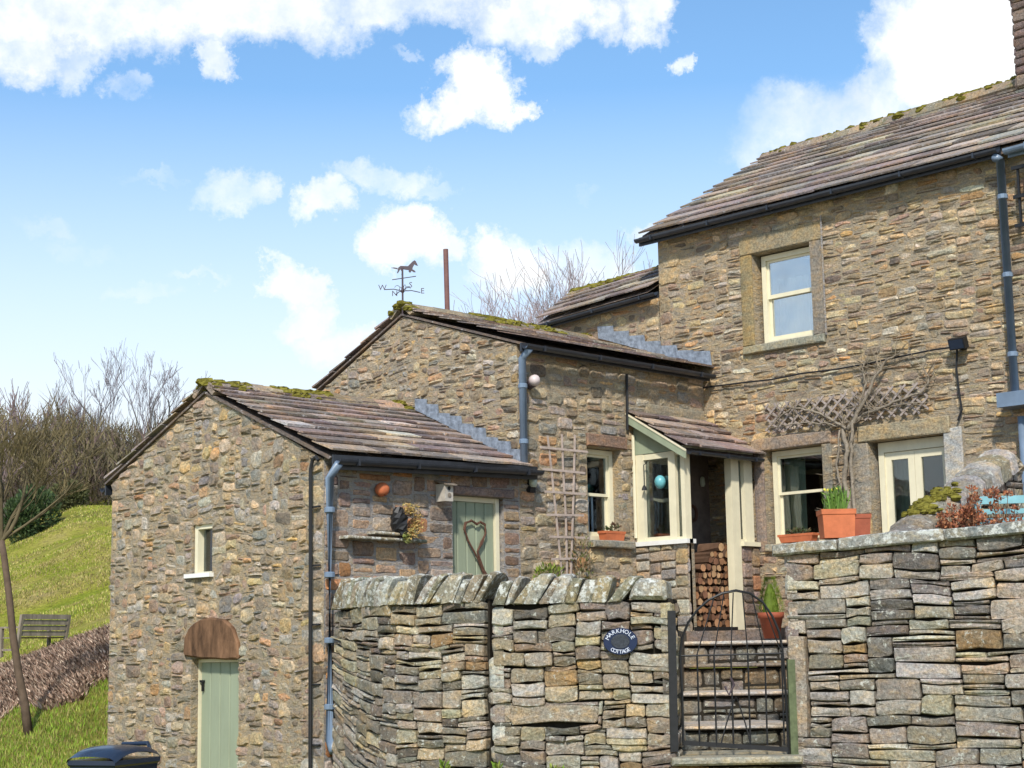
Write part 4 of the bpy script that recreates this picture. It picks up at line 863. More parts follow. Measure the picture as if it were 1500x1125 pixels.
lay_stones('stone', cb, Wq, rubble(0, .45, -1.4, zC-.01, .07, [], (3, 6), (2, 4), rg), 'dry', PAL_DRYR, rg, nf=(.0, .03), nb=-.1, joint=.01, bev=.02, rough=.01)
u = -.10
for l, c in ((.62, (.30, .30, .27)), (.95, (.34, .34, .31)), (1.2, (.27, .28, .26)), (1.2, (.30, .3, .28)), (.8, (.3, .3, .28))):
    mb = MB(); h = rg.uniform(-.01, .012); stone(mb, Wall((WR.P(0, 0, 0).x, WR.P(0, 0, 0).y), WR.U.to_2d(), WR.N.to_2d()), [(u, czu(u)-.045), (u+l, czu(u+l)-.035), (u+l, czu(u+l)+.075+h), (u+l*.5, czu(u+l*.5)+.085+h), (u, czu(u)+.07+h)], -.50, .08, c, rg, .02, .004, .008, .2); mb.build('coping_slab', 'cope', bw3); u += l
# terraces
e = WB.P(WB.L-.01, 0, -.3); s_ = WA.P(.05, 0, -.3)
gl = [WA.P(WA.L*i/5, 0, -.3) for i in range(6)]+[WB.P(0, 0, -.45), WB.P(WB.L-.01, 0, -.4)]
pl0 = atd(1004, 950, 18.9)
flat('garden_terrace', [P(p) for p in gl]+[P(pl0), (XP, YP+.02), (XP, Y0+.2), (XL+.1, Y0+.2)], .18, 'grit', 2.2)
tr0 = atd(1152, 950, 18.9)
flat('terrace', [P(WR.P(.02, 0, -.4)), P(WR.P(LR, 0, -.4)), (XA+.1, 5.0), (XA+.1, YP+.02), (XA-.12, YP+.02), P(tr0)], .22, 'flag', 2.2)
# ================================================================== STEPS
st = thing('stone_steps', 'worn stone steps climbing behind the iron gate to the porch', 'steps', atd(1075, 1105, 15.3))
def slab(pxa, pxb, d0, d1, ztop, thick, col, name='tread', mat='flag', slant=0):
    a0, b0 = atd(pxa, 950, d0), atd(pxb, 950, d0); W_ = Wall((a0.x, a0.y), (b0-a0).to_2d(), (-fh).to_2d()); L_ = (b0-a0).to_2d().length
    mb = MB(); stone(mb, W_, [(0, ztop-thick), (L_, ztop-thick), (L_, ztop+slant), (0, ztop)], -(d1-d0), 0, col, rg, .018, .0, .012, .12); return mb.build(name, mat, st), W_, L_
def riser(pxa, pxb, d, z0, z1, pal, k=(3, 7)):
    a0, b0 = atd(pxa, 950, d), atd(pxb, 950, d); W_ = Wall((a0.x, a0.y), (b0-a0).to_2d(), (-fh).to_2d()); L_ = (b0-a0).to_2d().length
    mb = MB(); mb.wbox(W_, 0, L_, z0, z1, -.6, -.04); rb = mb.build('riser', 'dark', st)
    lay_stones('stone', rb, W_, rubble(0, L_, z0, z1, .06, [], k, (1, 3), rg), 'dry', pal, rg, nf=(-.03, .0), nb=-.1, joint=.01, bev=.015, rough=.01)
PS_ = [((.24, .23, .21), 3), ((.19, .19, .18), 3), ((.28, .24, .18), 1)]
slab(978, 1172, 14.7, 15.75, -.915, .09, (.34, .32, .25), 'threshold')
riser(975, 1175, 14.85, -1.5, -1.01, [((.26, .23, .19), 2), ((.30, .2, .12), 1)])
slab(990, 1165, 15.85, 17.0, -.70, .06, (.50, .46, .42)); riser(990, 1165, 15.9, -.95, -.76, PS_)
slab(992, 1165, 16.9, 17.9, -.42, .06, (.50, .46, .42)); riser(992, 1165, 16.95, -.75, -.48, PS_)
slab(995, 1165, 17.75, 18.6, -.15, .06, (.22, .19, .16)); riser(995, 1165, 17.8, -.45, -.21, [((.24, .19, .13), 2), ((.2, .18, .16), 2)])
slab(998, 1165, 18.4, 19.6, .09, .07, (.48, .44, .39)); riser(998, 1165, 18.45, -.2, .02, [((.28, .22, .15), 2), ((.26, .24, .21), 2)])
mb = MB(); mb.prism([V((*P(atd(1000, 950, 19.4)), .0)), V((*P(atd(1165, 950, 19.4)), .0)), V((XA, YP-.05, 0)), V((XP+.05, YP-.05, 0))], V((0, 0, .2))); mb.build('landing', 'flag', st)
# side retaining stones left and right of the flight
for pa, da, pb, db, nm in ((988, 15.3, 1000, 19.3, 0), (1166, 15.5, 1152, 19.2, 1)):
    A_, B_ = atd(pa, 950, da), atd(pb, 950, db); U_ = (B_-A_).to_2d(); n_ = V((U_.y, -U_.x)); 
    mid = atd(1075, 950, 17); 
    if n_.dot((mid-A_).to_2d()) < 0: n_ = -n_
    W_ = Wall((A_.x, A_.y), U_, n_); L_ = U_.length; mb = MB(); mb.wbox(W_, 0, L_, -1.2, .2, -.3, -.05); rb = mb.build('side_wall', 'dark', st)
    lay_stones('stone', rb, W_, rubble(0, L_, -1.1, .21, .07, [], (3, 7), (1, 3), rg), 'dry', PAL_DRY, rg, nf=(-.03, .02), nb=-.1, joint=.01, bev=.02, rough=.01)
# ================================================================== GATE
gD = 14.98
gate = thing('iron_gate', 'black arched wrought iron garden gate between the stone walls', 'gate', atd(1075, 1098, gD))
gp = lambda px, py: atd(px, py, gD)
mb = MB(); mb.tube([gp(1001, 1092), gp(999, 1010), gp(996, 960), gp(999, 935), gp(1008, 912), gp(1022, 893), gp(1038, 879), gp(1058, 869), gp(1078, 865), gp(1098, 869), gp(1117, 882), gp(1131, 902), gp(1141, 925), gp(1146, 950), gp(1150, 1000), gp(1156, 1108)], .012, 6); mb.build('arched_frame', 'black', gate)
mb = MB(); mb.tube([gp(998, 961), gp(1147, 957)], .009, 6); mb.build('top_rail', 'black', gate)
mb = MB(); mb.obox((gp(1001, 1088)+gp(1156, 1098))/2, (gp(1156, 1098)-gp(1001, 1088))/2, fh*.006, V((0, 0, .02))); mb.build('bottom_rail', 'black', gate)
for k in range(6):
    x = 1021+24.8*k; mb = MB(); mb.tube([gp(x, 958), gp(x+4, 1092)], .0085, 6); mb.build('bar', 'black', gate)
for k in range(6):
    x = 1021+24.8*k; t = 1078+(x-1078)*.80; yy = 905-25*(1-((x-1078)/62)**2)*.0; mb = MB(); mb.tube([gp(x, 958), gp(1078+(x-1078)*.55, 868+((x-1078)/62)**2*6)], .006, 5); mb.build('fan_bar', 'black', gate)
mb = MB(); mb.tube([gp(1056, 1090), gp(1064, 1060), gp(1072, 1035), gp(1078, 1020), gp(1084, 1035), gp(1092, 1060), gp(1100, 1092)], .007, 5); mb.build('scroll', 'black', gate)
mb = MB(); mb.tube([gp(1062, 1005), gp(1068, 1018), gp(1075, 1003), gp(1070, 992)], .012, 5); mb.build('latch', 'iron', gate)
mb = MB(); a = gp(982, 895); b = gp(986, 1100); mb.obox((a+b)/2-fh*.1, rh*.034, fh*.03, (a-b)/2*1.0); 
single(mb, 'gate_post', 'black', 'thick black post the iron gate hangs from', 'post', gp(986, 1100))
mb = MB(); a = gp(1158, 966); b = gp(1164, 1118); mb.obox((a+b)/2, rh*.032, fh*.04, (a-b)/2)
single(mb, 'gate_post', 'greenpost', 'green weathered timber post at the latch side of the iron gate', 'post', gp(1164, 1118))
# oval sign
sg = thing('house_sign', 'oval navy house name sign fixed to the dry stone wall', 'sign', atd(909, 955, 14.72))
us_ = min([i*.01 for i in range(5, 140)], key=lambda u: abs(proj(WB.P(u, .05, .05))[0]-909)); zs_ = min([i*.005 for i in range(-40, 60)], key=lambda z: abs(proj(WB.P(us_, z, .05))[1]-939.5)); sc_ = WB.P(us_, zs_, .045); su_ = (WB.P(1.0, 0)-WB.P(.8, 0)).normalized(); sn = V((su_.y, -su_.x, 0)); sn = sn if sn.dot(sc_) < 0 else -sn
mb = MB(); k = 28; rx, rz = .152, .118
def ell(r, n): return [sc_+su_*math.cos(2*math.pi*i/k)*rx*r+V((0, 0, math.sin(2*math.pi*i/k)*rz*r))+sn*n for i in range(k)]
mb.add(ell(1, 0)+ell(1, .012)+ell(.97, .018), [(r_*k+i, r_*k+(i+1) % k, r_*k+k+(i+1) % k, r_*k+k+i) for r_ in (0, 1) for i in range(k)]+[tuple(range(2*k, 3*k)), tuple(range(k))[::-1]]); mb.build('plaque', 'sign', sg)
mb = MB(); mb.add(ell(.55, .0185)+ell(.52, .024), [(i, (i+1) % k, k+(i+1) % k, k+i) for i in range(k)]+[tuple(range(k, 2*k))]); mb.build('emblem', plain('dark_emblem', (.03, .035, .045), .4, .6, 60), sg)
def text_part(parent, txt, pos, ux, uz_, nn, size, mat, name='lettering', ext=.002):
    cdt = bpy.data.curves.new(name, 'FONT'); cdt.body = txt; cdt.size = size; cdt.align_x = 'CENTER'; cdt.align_y = 'CENTER'; cdt.extrude = ext; cdt.resolution_u = 2
    tmp = bpy.data.objects.new('tmp', cdt); C.objects.link(tmp); bpy.context.view_layer.update()
    me = bpy.data.meshes.new_from_object(tmp.evaluated_get(bpy.context.evaluated_depsgraph_get())); bpy.data.objects.remove(tmp)
    org = root_of(parent).location; mt = Matrix((ux, uz_, nn)).transposed().to_4x4(); mt.translation = pos-org; me.transform(mt)
    me.materials.clear(); me.materials.append(M[mat]); o = bpy.data.objects.new(name, me); C.objects.link(o); o.parent = parent; return o
def arc_text(txt, a0, a1, r, size, flip=1):
    for i, chr_ in enumerate(txt):
        a = R(a0+(a1-a0)*i/(len(txt)-1)); p = sc_+su_*math.cos(a)*rx*r+V((0, 0, math.sin(a)*rz*r))+sn*.021
        tz = (su_*math.cos(a)*rz+V((0, 0, math.sin(a)*rx))).normalized()*flip; tx = tz.cross(sn)*1.0; tx = tx if tx.dot(su_) > 0 else -tx
        text_part(sg, chr_, p, tx, tz, sn, size, 'letter', 'letter')
arc_text('MARKHOLE', 158, 22, .77, .052); arc_text('COTTAGE', 232, 308, .77, .048, -1)
# ================================================================== SMALL THINGS ON THE WALLS
def onF(px, py, n=0): return FR.P(*FR.uz(px, py, n), n)
# terracotta ball planter
c = onF(560, 717, .07); bl = thing('terracotta_ball', 'small round terracotta ball planter with holes on the outbuilding wall', 'planter', c-FR.N*.07)
mb = MB(); mb.lathe(c-FR.N*.075, [(.02, 0), (.055, .02), (.075, .06), (.072, .1), (.05, .135), (.02, .148)], 16, FR.N); mb.build('ball', 'terracotta', bl, True)
for du, dz in ((-.018, .02), (.04, -.02), (0, -.05)):
    mb = MB(); mb.lathe(c+FR.U*du+V((0, 0, dz))+FR.N*(.052-abs(dz)*.4), [(.016, 0), (.017, .012)], 8, FR.N); mb.build('hole', 'dark', bl)
# bird box
c = onF(651, 722, .09); bb = thing('bird_box', 'pale wooden bird box with round hole left of the sage door', 'bird box', c-FR.N*.09)
mb = MB(); mb.obox(c, FR.U*.06, FR.N*.075, V((0, 0, .095))); mb.build('body', plain('pale_wood', (.46, .42, .36), .8, .2), bb)
mb = MB(); mb.obox(c+V((0, 0, .108))+FR.N*.02, FR.U*.075, (FR.N-V((0, 0, .25))).normalized()*.11, V((0, 0, .008))); mb.build('roof', 'weathered', bb)
mb = MB(); mb.lathe(c+FR.N*.076+V((0, 0, .045)), [(.022, 0), (.022, .003)], 10, FR.N); mb.build('hole', 'black', bb)
mb = MB(); mb.lathe(c+FR.N*.076+V((0, 0, -.03)), [(.02, 0), (.026, .006), (.014, .008)], 10, FR.N); mb.build('ornament', 'weathered', bb)
# woven nest pouch
c = onF(588, 764, .12); np_ = thing('nest_pouch', 'straw nesting pouch with dark opening above the stone shelf', 'bird nest', c-FR.N*.12)
mb = MB(); mb.lathe(c-FR.N*.1, [(.10, 0), (.125, .05), (.12, .12), (.10, .16), (.07, .15)], 14, (FR.N-FR.U*.9).normalized()); mb.build('pouch', 'black', np_)
bpy.data.objects.remove(np_.children[0]) if np_.children else None
mb = MB(); rr_ = random.Random(3); mb.blob(c-FR.U*.03, .13, rr_, 10, 7, (.75, .6, 1.1), .22); mb.build('pouch', 'black', np_)
mb = MB()
for _ in range(1100):
    t = rr_.uniform(-1.7, 2.0); r = rr_.uniform(.08, .19); p = c+FR.U*(math.cos(t)*r*.85+.02)+V((0, 0, math.sin(t)*r*1.0))+FR.N*rr_.uniform(-.06, .08); d = V((rr_.uniform(-1, 1), rr_.uniform(-1, 1), rr_.uniform(-1, 1))).normalized()*rr_.uniform(.02, .05); q = d.orthogonal().normalized()*.004
    p = p+FR.N*.06+FR.U*.03; q = q*1.6; mb.add([p-q, p+q, p+d], [(0, 1, 2)], rr_.choice([(.46, .30, .08), (.36, .2, .06), (.52, .38, .16), (.22, .2, .06)]))
for _ in range(60):
    p = c+FR.U*rr_.uniform(-.03, .06)+V((0, 0, rr_.uniform(-.22, -.12)))+FR.N*.05; d = V((rr_.uniform(-1, 1), rr_.uniform(-1, 0), rr_.uniform(-1, .3))).normalized()*.05; q = d.orthogonal().normalized()*.008
    mb.add([p-q, p+q, p+d], [(0, 1, 2)], (.16, .18, .04))
stuff(mb.build('straw', 'leaf', np_))
# stone shelf
sh = thing('stone_shelf', 'rough stone slab shelf sticking out under the nest pouch', 'shelf', onF(560, 790))
for (pa, pb, y0, y1, n1, c_) in ((504, 582, 785, 793, .16, (.36, .33, .25)), (545, 612, 779, 786, .13, (.42, .40, .34)), (586, 626, 788, 795, .12, (.22, .24, .18))):
    (ua, za), (ub, zb__) = FR.uz(pa, y0, .1), FR.uz(pb, y1, .1); mb = MB(); stone(mb, FR, [(ua, zb__), (ub, zb__-.01), (ub, zb__+.035), (ua, zb__+.045)], -.03, n1, c_, rg, .012, .0, .008, .2); mb.build('slab', 'cope', sh)
c = onF(609, 779, .07); mb = MB(); mb.lathe(c-V((0, 0, .028)), [(.022, 0), (.03, .05), (.027, .052)], 10); single(mb, 'cup', 'white', 'tiny white cup standing on the stone shelf', 'cup', c-V((0, 0, .028)))
# heart wreath on the door
c = onF(699, 790, -.05); hp = []
for px, py in [(712, 850), (706, 832), (696, 812), (686, 792), (680, 776), (682, 766), (690, 763), (698, 768), (704, 765), (710, 769), (710, 782), (705, 795), (699, 808), (703, 822), (709, 836), (718, 851)]: hp.append(onF(px, py, -.045))
mb = MB()
for k in range(5):
    pts = [p+V((rr_.uniform(-.01, .01), rr_.uniform(-.012, .004), rr_.uniform(-.01, .01))) for p in hp]; mb.tube(pts, .009, 5)
single(mb, 'heart_wreath', 'wicker', 'brown wicker heart wreath hanging on the sage door', 'wreath', hp[0])
# round lamp and bulkhead light on the wing
c = onF(783, 560, .10); lp = thing('globe_lamp', 'round frosted globe lamp beside the middle downpipe under the eaves', 'lamp', c-FR.N*.1)
mb = MB(); mb.lathe(c-FR.N*.02, [(.03, 0), (.06, .02), (.07, .06), (.05, .11), (.02, .125)], 14, (FR.N-FR.U*.6+V((0, 0, .35))).normalized()); mb.build('globe', 'lampglass', lp, True)
mb = MB(); mb.lathe(c-FR.N*.09-V((0, 0, .03)), [(.05, 0), (.05, .04), (.062, .09), (.06, .10)], 12, (FR.N-FR.U*.3+V((0, 0, .3))).normalized()); mb.build('base', 'iron', lp)
c = onF(781, 706, .07); lp = thing('wall_light', 'small pale wall light with black bracket right of the sage door', 'light', c-FR.N*.07)
mb = MB(); mb.lathe(c-V((0, 0, .06)), [(.035, 0), (.05, .05), (.045, .12), (.02, .15)], 12); mb.build('shade', 'lens', lp, True)
mb = MB(); mb.obox(c-FR.N*.045-V((0, 0, .085)), FR.U*.045, FR.N*.04, V((0, 0, .035))); mb.obox(c-FR.N*.06+V((0, 0, .05)), FR.U*.03, FR.N*.01, V((0, 0, .1))); mb.build('bracket', 'black', lp)
# fan trellis
tl = thing('fan_trellis', 'bleached timber fan trellis leaning on the middle wing wall', 'trellis', onF(832, 850, .06))
for (pts) in ([(802, 638), (808, 690), (815, 760), (824, 850)], [(823, 636), (825, 690), (829, 760), (831, 856)], [(842, 637), (841, 690), (839, 760), (836, 856)]):
    mb = MB(); q = [onF(x, y, .07) for x, y in pts]
    for a, b in zip(q, q[1:]): mb.obox((a+b)/2, FR.U*.011, FR.N*.007, (b-a)/2)
    mb.build('upright', 'trellis', tl)
for (xa, ya, xb, yb) in ((791, 655, 861, 662), (795, 687, 857, 693), (798, 720, 858, 724), (801, 754, 855, 755), (805, 786, 864, 788), (808, 819, 846, 818)):
    mb = MB(); a, b = onF(xa, ya, .085), onF(xb, yb, .085); mb.obox((a+b)/2, (b-a)/2, FR.N*.006, V((0, 0, .013))); mb.build('crossbar', 'trellis', tl)
# pots and planters
def trough(name, label, c, U_, N_, w, d, h, mat='terracotta', flare=1.12, cat='planter', rim=.02, group=None):
    t_ = thing(name, label, cat, c, group); mb = MB(); vs = []
    for (k, z, e) in ((1/flare, 0, 0), (1, h-rim*1.5, 0), (1.06, h-rim*1.5, 0), (1.07, h, 0), (.96, h, 0), (.93, h-.03, 0)):
        for sx, sy in ((-1, -1), (1, -1), (1, 1), (-1, 1)): vs.append(c+U_*sx*w/2*k+N_*sy*d/2*(k if k != .93 else .88)+V((0, 0, z)))
    fs = [(0, 3, 2, 1)]+[(r_*4+i, r_*4+(i+1) % 4, r_*4+4+(i+1) % 4, r_*4+4+i) for r_ in range(5) for i in range(4)]
    mb.add(vs, fs); p_ = mb.build('pot', mat, t_); mb = MB(); mb.obox(c+V((0, 0, h-.04)), U_*w*.44, N_*d*.42, V((0, 0, .008))); mb.build('soil', 'soil', t_); return t_
def leaves(mb, c, rx, ry, rz, n, rng, size, cols, up=.5, w=.35):
    for _ in range(n):
        v = V((rng.gauss(0, .5), rng.gauss(0, .5), rng.gauss(0, .5)))
        if v.length > 1: v.normalize()
        p = c+V((v.x*rx, v.y*ry, v.z*rz)); d = (v*.8+V((rng.uniform(-.6, .6), rng.uniform(-.6, .6), rng.uniform(0, 1.2)*up*2))).normalized()*size*rng.uniform(.6, 1.4)
        q = d.cross(V((rng.uniform(-1, 1), rng.uniform(-1, 1), rng.uniform(-1, 1)))).normalized()*d.length*w*.5
        k = rng.uniform(.7, 1.3); co = rng.choice(cols); mb.add([p, p+d*.5+q, p+d, p+d*.5-q], [(0, 1, 2, 3)], tuple(x*k for x in co))
sp = thing('window_box', 'terracotta window box with small dark plants on the middle window sill', 'planter', onF(900, 793, .05)); bpy.data.objects.remove(sp)
c = FR.P(FR.uz(900, 790, .04)[0], mwB+.002, .0); t_ = trough('window_box', 'long terracotta window box with small dark plants on the middle window sill', c, FR.U, FR.N, .34, .13, .115)
mb = MB(); leaves(mb, c+V((.06, 0, .15)), .05, .04, .05, 60, rr_, .05, [(.05, .07, .02), (.10, .05, .03)]); leaves(mb, c+V((-.08, 0, .13)), .08, .04, .02, 50, rr_, .04, [(.05, .07, .02)]); mb.build('plant', 'leaf', t_)
c = H.P(H.uz(1168, 785, .02)[0], lwB+.002, .0); t_ = trough('window_box', 'low terracotta window box with short greenery on the lower farmhouse window sill', c, H.U, H.N, .50, .13, .10)
mb = MB(); leaves(mb, c+V((0, 0, .12)), .04, .17, .03, 160, rr_, .045, [(.06, .09, .03), (.12, .09, .04)]); mb.build('plant', 'leaf', t_)
ct = zC+.085
def onC(px): u_ = WR.uz(px, 780, -.2)[0]; return WR.P(u_, ct+.004+.04*u_, -.2)
c = onC(1226); t_ = trough('terracotta_trough', 'large rectangular terracotta trough with green shoots on the wall coping', c, rh, fh, .29, .26, .255, flare=1.08, rim=.03)
mb = MB()
for _ in range(85):
    p = c+V((0, 0, .22))+rh*(rr_.uniform(-.11, .08))+fh*rr_.uniform(-.09, .09); h = rr_.uniform(.12, .27); d = V((rr_.uniform(-.3, .3), rr_.uniform(-.3, .3), 1)).normalized()*h; q = rh*.006; k = rr_.uniform(.6, 1.2)
    mb.add([p-q, p+q, p+d*.6+q*.8+rh*.01, p+d, p+d*.6-q*.8+rh*.01], [(0, 1, 2, 3, 4)], (.10*k, .19*k, .025*k))
leaves(mb, c+V((0, 0, .36)), .08, .08, .08, 130, rr_, .05, [(.10, .18, .03), (.16, .24, .05), (.07, .13, .03)])
for _ in range(5):
    p = c+V((0, 0, .44))+rh*rr_.uniform(-.09, .06)+fh*rr_.uniform(-.05, .05); mb.blob(p, .014, rr_, 6, 4, col=(.70, .62, .10))
mb.build('plant', 'leaf', t_)
c = onC(1264)+fh*.12; t_ = trough('terracotta_trough', 'smaller terracotta pot tucked behind the large trough on the wall coping', c, rh, fh, .16, .2, .20, flare=1.15, mat='terracotta_dark', rim=.025)
# conifer pot
c = atd(1130, 919, 18.75); c.z = .098; pc = thing('potted_conifer', 'dwarf conifer in a red clay pot at the top of the steps', 'plant pot', c)
mb = MB(); mb.lathe(c, [(.085, 0), (.128, .22), (.143, .225), (.147, .285), (.125, .285), (.12, .25)], 18); mb.build('pot', 'terracotta_dark', pc, True)
mb = MB(); rr_ = random.Random(11)
for _ in range(1500):
    t = rr_.random()**.8; z = .26+t*.40; r = .165*(1-t*.72)*(.6+.4*math.sin(min(1, t*6)*1.57))*rr_.uniform(.75, 1.1); a = rr_.uniform(0, 6.28); p = c+V((math.cos(a)*r, math.sin(a)*r, z)); d = V((math.cos(a)*.5, math.sin(a)*.5, 1)).normalized()*rr_.uniform(.03, .06); q = d.orthogonal().normalized()*.007; k = rr_.uniform(.6, 1.3)
    mb.add([p-q, p+q, p+d], [(0, 1, 2)], (.27*k, .38*k, .03*k))
mb.lathe(c, [(.09, .26), (.09, .36), (.06, .5), (.02, .60)], 8, col=(.12, .17, .02)); mb.build('foliage', 'leaf', pc)
# things in and on the porch
c = PS.P(PS.uz(967, 706, .0)[0], PS.uz(967, 706, .0)[1], .0); mb = MB(); mb.blob(c, .072, rr_, 12, 8, (1, 1, 1.15), .0); o = single(mb, 'hanging_egg', 'teal', 'turquoise egg ornament hanging in the porch window', 'ornament', c-V((0, 0, .06)), smooth=True)
c = PS.P(PS.uz(943, 712, .06)[0]-.0, PS.uz(943, 712, .06)[1], .05); hb = thing('hanging_bell', 'small black hanging bell on the left porch frame', 'bell', c)
mb = MB(); mb.lathe(c-V((0, 0, .05)), [(.035, 0), (.028, .03), (.012, .06)], 10); mb.build('bell', 'black', hb); mb = MB(); mb.tube([c, c+V((0, 0, .26)), c+V((.04, 0, .28))], .006, 5); mb.build('hook', 'black', hb)
c = V((PF.uz(1052, 748)[0]+.12, Y0-.08, 1.62)); q = atd(1061, 748, 20.9); c = V((q.x, Y0-.075, q.z))
mb = MB(); pts = [c+V((math.cos(a)*.075, 0, math.sin(a)*.095)) for a in [i*math.pi/6 for i in range(13)]]; mb.tube(pts, .022, 6); single(mb, 'small_wreath', 'wicker', 'small dark wreath on the inner porch wall above the logs', 'wreath', c-V((0, 0, .12)))
q = onY(1029, 706, Y0-.1); mb = MB(); mb.lathe(q, [(.02, -.06), (.035, -.03), (.03, .05), (.01, .07)], 10); single(mb, 'porch_lantern', 'lens', 'small pale lantern on the dark inner porch wall', 'lantern', q-V((0, 0, .06)))
# log pile
lx0 = PF.uz(1027, 850)[0]+.08; lp_ = thing('log_pile', 'pile of split firewood logs stacked inside the porch', 'firewood', (lx0+.4, YP+.15, .2))
z = .26; row = 0; rr_ = random.Random(5)
while z < 1.22:
    x = lx0+(row % 2)*.04+rr_.uniform(0, .02); xm = XA-.08
    while x < xm:
        r = rr_.uniform(.038, .064); 
        top = 1.22-.32*abs((x-lx0-.62)/.6)**2
        if z > top: x += r*2; continue
        cen = V((x+r, YP+.16+rr_.uniform(-.03, .03), z+r*.7+rr_.uniform(-.01, .01))); k = rr_.randint(5, 8); ang = rr_.uniform(0, 6.3); mb = MB(); pf = []
        for i in range(k):
            a = ang+2*math.pi*i/k; rr = r*rr_.uniform(.8, 1.15); pf.append(V((math.cos(a)*rr, 0, math.sin(a)*rr*.92)))
        fr_ = [cen+p for p in pf]; bk = [p+V((rr_.uniform(-.02, .02), .34, 0)) for p in fr_]; fr2 = [cen+p*.94-V((0, .004, 0)) for p in pf]
        kk = rr_.uniform(.7, 1.3); cc = rr_.choice([(.36, .19, .10), (.28, .14, .07), (.45, .28, .15), (.20, .10, .06)])
        mb.add(fr_+bk, [(i, (i+1) % k, k+(i+1) % k, k+i) for i in range(k)], (.12*kk, .07*kk, .045*kk)); mb.add(fr2, [tuple(range(k))], tuple(c_*kk for c_ in cc)); mb.build('log', 'twig', lp_); x += r*1.9
    z += .085; row += 1
# ================================================================== lattice and wisteria on the farmhouse wall
lat = thing('wall_lattice', 'grey diamond lattice fixed across the farmhouse wall under the cable', 'trellis', H.P(*H.uz(1245, 610), .05))
(ua, zb0), (ub, zb1) = H.uz(1122, 633, .06), H.uz(1360, 605, .06); (_, zt0), (_, zt1) = H.uz(1145, 592, .06), H.uz(1355, 556, .06); 
zb_, zt_ = (zb0+zb1)/2, (zt0+zt1)/2; hh = zt_-zb_; step = .165; k = 0
for sgn in (1, -1):
    u = ua-hh
    while u < ub+.2:
        p0 = (u, zb_) if sgn > 0 else (u, zt_); p1 = (u+hh*1.15, zt_) if sgn > 0 else (u+hh*1.15, zb_)
        pp = []
        t0, t1 = 0, 1
        lo, hi = ua, ub
        du = p1[0]-p0[0]; t0 = max(0, (lo-p0[0])/du); t1 = min(1, (hi-p0[0])/du)
        if t1-t0 > .12:
            A_ = (p0[0]+du*t0, p0[1]+(p1[1]-p0[1])*t0); B_ = (p0[0]+du*t1, p0[1]+(p1[1]-p0[1])*t1); n = .06 if sgn > 0 else .048
            a, b = H.P(A_[0]+rr_.uniform(-.008, .008), A_[1], n), H.P(B_[0], B_[1], n); d = (b-a).normalized(); s__ = d.cross(H.N).normalized(); mb = MB(); mb.obox((a+b)/2, (b-a)/2, H.N*.004, s__*.0125); mb.build('lath', 'lattice', lat)
        u += step
vi = thing('wisteria', 'leafless twisted climber growing up the farmhouse wall between the windows', 'climber', H.P(*H.uz(1240, 780), .1))
rr_ = random.Random(9); mb = MB(); tw = MB()
def hp_(px, py, n): return H.P(*H.uz(px, py, n), n)
def stem(pts, r0, r1, n=.09, twn=10, tl_=.25):
    q = [hp_(x, y, n+rr_.uniform(-.02, .03)) for x, y in pts]
    # smooth subdivide
    s_ = []
    for i in range(len(q)-1):
        for k in range(4): s_.append(q[i].lerp(q[i+1], k/4)+V((0, rr_.uniform(-.02, .02), rr_.uniform(-.012, .012))))
    s_.append(q[-1]); rs = [r0+(r1-r0)*i/(len(s_)-1) for i in range(len(s_))]; mb.tube(s_, rs, 6)
    for _ in range(twn):
        p = rr_.choice(s_); d = V((-.15*rr_.random(), rr_.uniform(-1, 1), rr_.uniform(-.3, 1))).normalized()
        pts2 = [p]; 
        for k in range(4): d = (d+V((rr_.uniform(-.15, .1), rr_.uniform(-.3, .3), rr_.uniform(-.25, .35)))).normalized(); pts2.append(pts2[-1]+d*tl_/4)
        tw.tube(pts2, [.006, .005, .0045, .003, .002], 4, caps=False, col=(.24, .195, .14))
stem([(1247, 785), (1244, 745), (1238, 700), (1240, 660), (1236, 625)], .034, .028, twn=26)
stem([(1256, 785), (1252, 740), (1246, 690), (1247, 650), (1250, 615)], .028, .02, twn=5)
stem([(1228, 770), (1232, 720), (1226, 680), (1230, 630)], .018, .012, twn=8, tl_=.3)
stem([(1242, 630), (1256, 605), (1270, 580), (1282, 552), (1296, 530), (1318, 518)], .03, .010, twn=26, tl_=.3)
stem([(1262, 598), (1268, 560), (1262, 540), (1270, 528)], .018, .008, twn=14)
stem([(1240, 630), (1215, 612), (1185, 600), (1160, 598), (1140, 612)], .02, .008, twn=18, tl_=.3)
stem([(1250, 615), (1285, 600), (1320, 585), (1350, 575), (1362, 555), (1352, 540)], .02, .008, twn=22, tl_=.3)
stem([(1238, 625), (1210, 620), (1170, 620), (1130, 628)], .013, .006, twn=12, tl_=.25)
stem([(1262, 600), (1300, 596), (1345, 590)], .013, .006, twn=12, tl_=.25)
mb.build('stem', 'vine', vi, True); stuff(tw.build('shoots', 'twig', vi))
